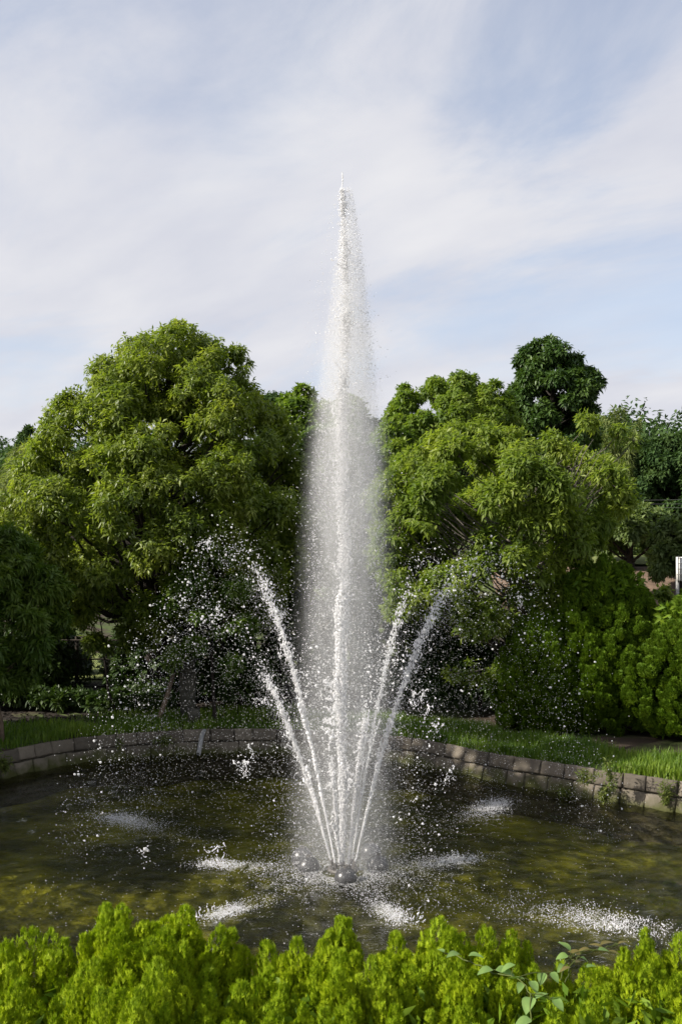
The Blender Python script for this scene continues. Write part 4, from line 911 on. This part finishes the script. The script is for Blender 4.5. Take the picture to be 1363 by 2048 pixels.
drops_P, drops_R, big_P, big_R = [], [], [], []
r = R0(600)
for (lab, s0, l0, zap, frac, thick) in jets:
    root = thing('water_jet', (FX + s0[0], FY + s0[1], .1), lab, 'water jet', 'slanting side jets of the fountain')
    base = np.array([s0[0], s0[1], .1])
    # nozzle belongs to the fountain
    pth = jet_path(*s0, *l0, zap, np.linspace(-.004, .006, 3)); d = unit(pth[2] - pth[0])
    e = np.array([s0[0], s0[1], .115]); V, Fq = tube([e - d * .10, e - d * .03, e - d * .025, e], [.014, .014, .018, .016], 8); link('nozzle', mesh_np('nozzle', V, Fq, M['nozzle'], True), fo)
    # unbroken stream: lumpy tube of two strands
    n = 150; t = np.linspace(0, frac * .55, n); P = jet_path(*s0, *l0, zap, t) - base; acc = Acc()
    for k in range(2):
        u = t / t[-1]; wob = np.cumsum(r.normal(0, .0026, (n, 3)), 0) * u[:, None] + r.normal(0, .008, (n, 3)) * u[:, None] ** 1.5
        rad = (.0085 + .001 * u) * thick * (1 + .8 * r.normal(0, 1, n) * u).clip(.12, 2.4); V, Fq = tube(P + wob, rad, 6); acc.add(V, Fq)
    link('stream', acc.mesh('stream', M['foam'], True), root)
    # torn part
    acc = Acc(); n = int(2400 * thick); t = frac * 1.45 * r.beta(1.4, 2.1, n); P = jet_path(*s0, *l0, zap, t) - base
    clump = .5 + .5 * np.sin(t / frac * 60 + r.uniform(0, 6)) * np.sin(t / frac * 23 + 1)
    P += r.normal(0, 1, (n, 3)) * (.004 + .030 * (t / .3) ** 1.5 * (.3 + clump * .7))[:, None] * np.array([1, 1, 1.6])
    V, Fc = octa(P, r.uniform(.002, .0055, n) * (1 + .6 * clump), r, 2.2); acc.add(V, Fc)
    st = jet_path(*s0, *l0, zap, frac * (.45 + .8 * r.random(int(34 * thick)))) - base; st += r.normal(0, .03, st.shape)
    LP, LR = ligaments(r, st, (5, 14), (.004, .011), .012, (0, 0, -.4)); V, Fc = blobs(LP, LR, r); acc.add(V, Fc)
    tag(link('torn_water', acc.mesh('torn_water', M['drop'], True), root), kind='stuff')
    # thin veil of fine drops peeling off the stream
    n = int(3400 * thick); t = frac * 1.5 * r.beta(1.7, 1.8, n); P = jet_path(*s0, *l0, zap, t)
    P += r.normal(0, 1, (n, 3)) * (.008 + .085 * (t / .3) ** 1.2)[:, None]; P[:, 2] -= np.abs(r.normal(0, .10, n)) * (t / .3)
    P += np.array([FX, FY, 0]); P = P[P[:, 2] > .02]; drops_P.append(P); drops_R.append(r.uniform(.0013, .0030, len(P)))
    # drops along the rest of the arc
    n = int(800 * thick); t = frac * .8 + (1 - frac * .8) * r.random(n) ** 1.15; P = jet_path(*s0, *l0, zap, t)
    P += r.normal(0, 1, (n, 3)) * (.03 + .20 * t ** 1.1)[:, None] * np.array([1, 1, 1.05])
    P = P + np.array([FX, FY, 0]); k = P[:, 2] > .02; P = P[k]; n = len(P)
    R_ = np.where(r.random(n) < .13, r.uniform(.0065, .0135, n), r.uniform(.0025, .0060, n)); big_P.append(P); big_R.append(R_)
    # fine drops blown below the arc
    n = int(4600 * thick); t = frac * .4 + (1 - frac * .4) * r.random(n); P = jet_path(*s0, *l0, zap, t) * np.array([1, 1, 1]); P[:, 2] *= 1 - .85 * r.random(n) ** 1.5
    P += r.normal(0, .16, (n, 3)); P += np.array([FX, FY, 0]); P = P[P[:, 2] > .02]; drops_P.append(P); drops_R.append(r.uniform(.0016, .0034, len(P)))

# large hanging torn strands of water seen beside the jets
st = [px(x, y, D) for x, y, D in [(550, 1380, 9.2), (535, 1400, 9.2), (500, 1490, 9.0), (470, 1525, 9.0), (492, 1525, 9.0), (825, 1385, 9.3), (846, 1385, 9.3), (858, 1415, 9.2), (873, 1450, 9.1), (893, 1545, 8.8), (422, 1080, 10.2), (434, 1215, 10), (1037, 1190, 9.9), (438, 1690, 9.6), (290, 1695, 8.9), (553, 1228, 10)]]
LP, LR = ligaments(r, [np.array(s) for s in st], (10, 22), (.005, .010), .012, (-.1, 0, -.9)); LP2, LR2 = ligaments(r, [np.array(s) + r.normal(0, .02, 3) for s in st for q in range(3)], (3, 9), (.004, .012), .011, (.2, 0, -.6))
LP2 = np.concatenate([LP2, LP + r.normal(0, .022, LP.shape), LP + r.normal(0, .04, LP.shape)]); LR2 = np.concatenate([LR2, r.uniform(.002, .006, 2 * len(LP))])
Vb, Fb = blobs(np.concatenate([LP, LP2]), np.concatenate([LR, LR2]), r)
tag(link('water_strands', mesh_np('water_strands', Vb, Fb, M['drop'], True)), kind='stuff', label='torn strands of water falling beside the jets', cat='water')

# main jet
ZT = wz(378, FY)
mj = thing('water_jet', (FX, FY, .1), 'tall main jet shooting straight up from the fountain middle', 'water jet')
e = np.array([-.01, 0, .12]); V, Fq = tube([e - [0, 0, .14], e - [0, 0, .03], e - [0, 0, .02], e], [.022, .022, .028, .024], 10); link('nozzle', mesh_np('nozzle', V, Fq, M['nozzle'], True), fo)
acc = Acc(); n = 260
for k in range(3):
    z = np.linspace(0, 2.6, n); u = z / 2.6
    P = np.stack([-.02 + .012 * k * (1 - u) + np.cumsum(r.normal(0, .0022, n)) * u + .012 * np.sin(z * 5 + k * 2) * u, np.cumsum(r.normal(0, .002, n)) * u, z], -1) + r.normal(0, .007, (n, 3)) * u[:, None]
    V, Fq = tube(P, (.011 + .008 * u) * (1 + .55 * r.normal(0, 1, n) * u).clip(.2, 2.3), 6); acc.add(V, Fq)
link('stream', acc.mesh('stream', M['foam'], True), mj)
acc = Acc(); n = 24000; z = (ZT - .1) * r.random(n) ** .95
cl = np.sin(z * 9 + 1.3 * np.sin(z * 2.1)) * .5 + .5; cl2 = np.sin(z * 23 + 2) * .5 + .5; keep = r.random(n) < (.25 + .75 * cl * (.4 + .6 * cl2)); z = z[keep]; n = len(z)
sg = .012 + .024 * np.minimum(z / 2, 1) * (1 - .35 * z / ZT); sg *= 1 - .55 * np.clip((z - 5.2) / 1.4, 0, 1); cx_ = -.015 + .018 * np.sin(z * 2.7) + .010 * (z / ZT) * 6.0 * .5
P = np.stack([cx_ + r.normal(0, 1, n) * sg, r.normal(0, 1, n) * sg, z], -1); V, Fc = octa(P, r.uniform(.0035, .0105, n) * (1 - .45 * z / ZT), r, 2.2); acc.add(V, Fc)
zs = r.uniform(.6, ZT * .9, 170); st = np.stack([-.015 + .018 * np.sin(zs * 2.7) + r.normal(0, .035, 170), r.normal(0, .03, 170), zs], -1)
LP, LR = ligaments(r, st, (6, 16), (.006, .014), .013, (0, 0, .5)); V, Fc = blobs(LP, LR, r); acc.add(V, Fc)
# bushy offshoot left of the foot of the main jet
st = np.stack([r.normal(-.11, .035, 46), r.normal(-.1, .03, 46), r.uniform(1.15, 1.75, 46)], -1); LP, LR = ligaments(r, st, (5, 14), (.006, .014), .012, (0, 0, .3)); V, Fc = blobs(LP, LR, r); acc.add(V, Fc)
# tip thread
zt = np.linspace(0, .17, 22); LP = np.stack([.0 - .03 + .012 * np.sin(zt * 20) + zt * .15, 0 * zt, ZT - .14 + zt * 1.15], -1); V, Fc = blobs(LP, r.uniform(.005, .010, 22), r); acc.add(V, Fc)
tag(link('torn_water', acc.mesh('torn_water', M['drop'], True), mj), kind='stuff')

# falling spray of the main jet: half width by height
zz = np.array([0, .3, 1, 2, 3, 3.8, 4.5, 5.2, 5.8, 6.2, ZT - .05, ZT + .1]); hwz = np.array([.50, .49, .46, .43, .39, .355, .30, .225, .15, .09, .04, .012])
n = 215000
pz = np.interp(zz, [0, 1, 2.5, 4, 5, 6, 6.7], [.40, .5, .7, 1.2, 1.7, 1.7, .8]) * hwz
zc = np.linspace(.02, ZT, 400); pc = np.cumsum(np.interp(zc, zz, pz)); pc /= pc[-1]; z = np.interp(r.random(n), pc, zc)
hw = np.interp(z, zz, hwz); q = r.random(n); rad = hw * np.where(q < .72, r.random(n) ** .55, .80 + r.normal(0, .16, n)); th = r.uniform(0, 2 * np.pi, n)
P = np.stack([FX + rad * np.cos(th) + .01 * z, FY + rad * np.sin(th), z], -1); Rr = np.where(r.random(n) < .035, r.uniform(.004, .0075, n), r.uniform(.0009, .0019, n))
drops_P.append(P); drops_R.append(Rr)
# stray drops round the column
n = 2400; z = ZT * r.random(n); hw = np.interp(z, zz, hwz); th = r.uniform(0, 2 * np.pi, n); rad = hw * (1 + np.abs(r.normal(0, .35, n))) + .02
drops_P.append(np.stack([FX + rad * np.cos(th), FY + rad * np.sin(th), z], -1)); drops_R.append(r.uniform(.002, .006, n))
V, Fc = tetra(np.concatenate(drops_P), np.concatenate(drops_R), r)
tag(link('spray_drops', mesh_np('spray_drops', V, Fc, M['drop'])), kind='stuff', label='fine falling spray of the fountain', cat='spray')
V, Fc = blobs(np.concatenate(big_P), np.concatenate(big_R), r, 1.1)
tag(link('flying_drops', mesh_np('flying_drops', V, Fc, M['drop'], True)), kind='stuff', label='large white drops scattered from the side jets', cat='drops')

# soft mist: one closed volume, densest on the axis, torn by noise and thinning to nothing at its skin
def lathe(prof, nseg=40):
    th = np.linspace(0, 2 * np.pi, nseg, endpoint=False); V = []
    for (rr, z) in prof: V.append(np.stack([rr * np.cos(th) + .01 * z, rr * np.sin(th), np.full(nseg, z)], -1))
    V = np.concatenate(V); n = nseg; i = np.arange(len(prof) - 1)[:, None] * n; j = np.arange(n)[None, :]; k = (j + 1) % n
    Fl = np.stack([i + j, i + k, i + n + k, i + n + j], -1).reshape(-1, 4).tolist()
    Fl.append(list(range(n - 1, -1, -1))); Fl.append([(len(prof) - 1) * n + q for q in range(n)]); return V, Fl
def mist_mat():
    m, N, L, out = mat('mist')
    tcn = N('ShaderNodeTexCoord'); sp = N('ShaderNodeSeparateXYZ'); L(tcn.outputs['Object'], sp.inputs[0])
    zn = N('ShaderNodeMath', operation='DIVIDE'); zn.inputs[1].default_value = 7.0; L(sp.outputs[2], zn.inputs[0])
    def curve(pts):
        c = N('ShaderNodeFloatCurve'); cv = c.mapping.curves[0]
        while len(cv.points) > 2: cv.points.remove(cv.points[1])
        cv.points[0].location = pts[0]; cv.points[1].location = pts[-1]
        for p in pts[1:-1]: cv.points.new(*p)
        for p in cv.points: p.handle_type = 'VECTOR'
        c.mapping.update(); L(zn.outputs[0], c.inputs['Value']); return c
    hwc = curve([(float(z) / 7.0, float(h)) for z, h in zip(zz, hwz)] + ([(1.0, .01)] if zz[-1] < 6.99 else []))
    dc = curve([(0, .20), (.06, .26), (.28, .30), (.40, .42), (.50, .66), (.56, .80), (.66, .85), (.78, .95), (.88, 1.0), (.96, .8), (1.0, .2)])
    ox = N('ShaderNodeMath', operation='MULTIPLY_ADD'); ox.inputs[1].default_value = -.01; L(sp.outputs[2], ox.inputs[0]); L(sp.outputs[0], ox.inputs[2])
    cb = N('ShaderNodeCombineXYZ'); L(ox.outputs[0], cb.inputs[0]); L(sp.outputs[1], cb.inputs[1])
    ln = N('ShaderNodeVectorMath', operation='LENGTH'); L(cb.outputs[0], ln.inputs[0])
    rr = N('ShaderNodeMath', operation='DIVIDE'); L(ln.outputs['Value'], rr.inputs[0]); L(hwc.outputs[0], rr.inputs[1])
    fo_ = N('ShaderNodeMapRange'); fo_.interpolation_type = 'SMOOTHSTEP'; fo_.inputs['From Min'].default_value = .35; fo_.inputs['From Max'].default_value = 1.38; fo_.inputs['To Min'].default_value = 1; fo_.inputs['To Max'].default_value = 0; L(rr.outputs[0], fo_.inputs['Value'])
    mp = N('ShaderNodeMapping'); mp.inputs['Scale'].default_value = (5.5, 5.5, 1.6); L(tcn.outputs['Object'], mp.inputs[0])
    ns = N('ShaderNodeTexNoise'); ns.inputs['Scale'].default_value = 1; ns.inputs['Detail'].default_value = 3; L(mp.outputs[0], ns.inputs['Vector'])
    nr = N('ShaderNodeMapRange'); nr.inputs['From Min'].default_value = .3; nr.inputs['From Max'].default_value = .7; nr.inputs['To Min'].default_value = .35; nr.inputs['To Max'].default_value = 1.65; L(ns.outputs['Fac'], nr.inputs['Value'])
    m1 = N('ShaderNodeMath', operation='MULTIPLY'); L(dc.outputs[0], m1.inputs[0]); L(fo_.outputs[0], m1.inputs[1])
    m2 = N('ShaderNodeMath', operation='MULTIPLY'); L(m1.outputs[0], m2.inputs[0]); L(nr.outputs[0], m2.inputs[1])
    m3 = N('ShaderNodeMath', operation='MULTIPLY'); L(m2.outputs[0], m3.inputs[0]); m3.inputs[1].default_value = MIST
    v = N('ShaderNodeVolumePrincipled'); v.inputs['Color'].default_value = (.98, .98, .985, 1); v.inputs['Anisotropy'].default_value = .2; L(m3.outputs[0], v.inputs['Density'])
    L(v.outputs[0], out.inputs['Volume']); return m
MIST = 1.9
zs = np.linspace(.05, ZT + .05, 26)
V, Fl = lathe([(np.interp(z, zz, hwz) * 1.4, z) for z in zs])
tag(link('mist', mesh_np('mist', V, Fl, mist_mat(), True), None, (FX, FY, 0)), kind='stuff', label='pale mist hanging round the main jet', cat='mist')

# ------------------------------------------------------------------ splashes and foam
labs = ['splash on the water at the far left', 'splash on the water before the sunlit wall at right', 'long splash behind the front hedge at right', 'splash half hidden by the hedge below the main jet', 'splash with a high crown of drops left of the fountain head', 'bright splash right of the fountain head', 'thin splash behind the tallest shrub of the front hedge']
for (sx_, sy_, a), lab in zip(SPL, labs):
    r = R0(int(700 + 10 * sx_ + 3 * sy_)); L0 = math.hypot(sx_, sy_); d = np.array([sx_, sy_]) / L0; nrm = np.array([-d[1], d[0]])
    root = thing('splash', (FX + sx_, FY + sy_, 0), lab, 'splash', 'splashes where the side jets land')
    n = int(3000 * a); al = r.normal(0, .2 * a, n) - r.exponential(.28 * a, n); ac = r.normal(0, .085 * a, n) * (1 + np.abs(al) * 1.2); hh = np.abs(r.exponential(.028 * a, n)) * np.exp(-((al) / (.4 * a)) ** 2) * r.random(n)
    P = np.stack([d[0] * al + nrm[0] * ac, d[1] * al + nrm[1] * ac, .008 + hh], -1); V, Fc = octa(P, r.uniform(.0013, .0052, n) * (1 - .3 * np.minimum(1, np.abs(al))), r)
    acc = Acc(); acc.add(V, Fc)
    st = np.stack([d[0] * r.normal(0, .14 * a, 40) + nrm[0] * r.normal(0, .1, 40), d[1] * r.normal(0, .14 * a, 40) + nrm[1] * r.normal(0, .08, 40), np.full(40, .01)], -1)
    LP, LR = ligaments(r, st, (3, 8), (.004, .008), .011, (0, 0, .7)); V, Fc = blobs(LP, LR, r); acc.add(V, Fc)
    tag(link('foam_drops', acc.mesh('foam_drops', M['foam']), root), kind='stuff')
# foam flakes round the fountain head and white specks standing in for wave glints
r = R0(800); n = 7000
q = .16 + np.abs(r.normal(.12, .26, n)); th = r.uniform(0, 2 * np.pi, n); x = FX + q * np.cos(th) * 1.25; y = FY - .06 + q * np.sin(th)
n2_ = 1800; q2 = r.random(n2_) ** .7 * 2.9; t2 = r.uniform(0, 2 * np.pi, n2_); x2 = FX + q2 * np.cos(t2); y2 = FY - .5 + q2 * np.sin(t2) * .75
fx_, fy_ = np.concatenate([x, x2]), np.concatenate([y, y2]); n = len(fx_)
P = np.stack([fx_, fy_, np.full(n, .018)], -1); V, Fc = octa(P, r.uniform(.0015, .0055, n), r); V[:, 2] = .018 + (V[:, 2] - .018) * .5
tag(link('foam_and_glints', mesh_np('foam_and_glints', V, Fc, M['foam'])), kind='stuff', label='white foam flecks round the fountain head and white specks added as wave glints', cat='foam')
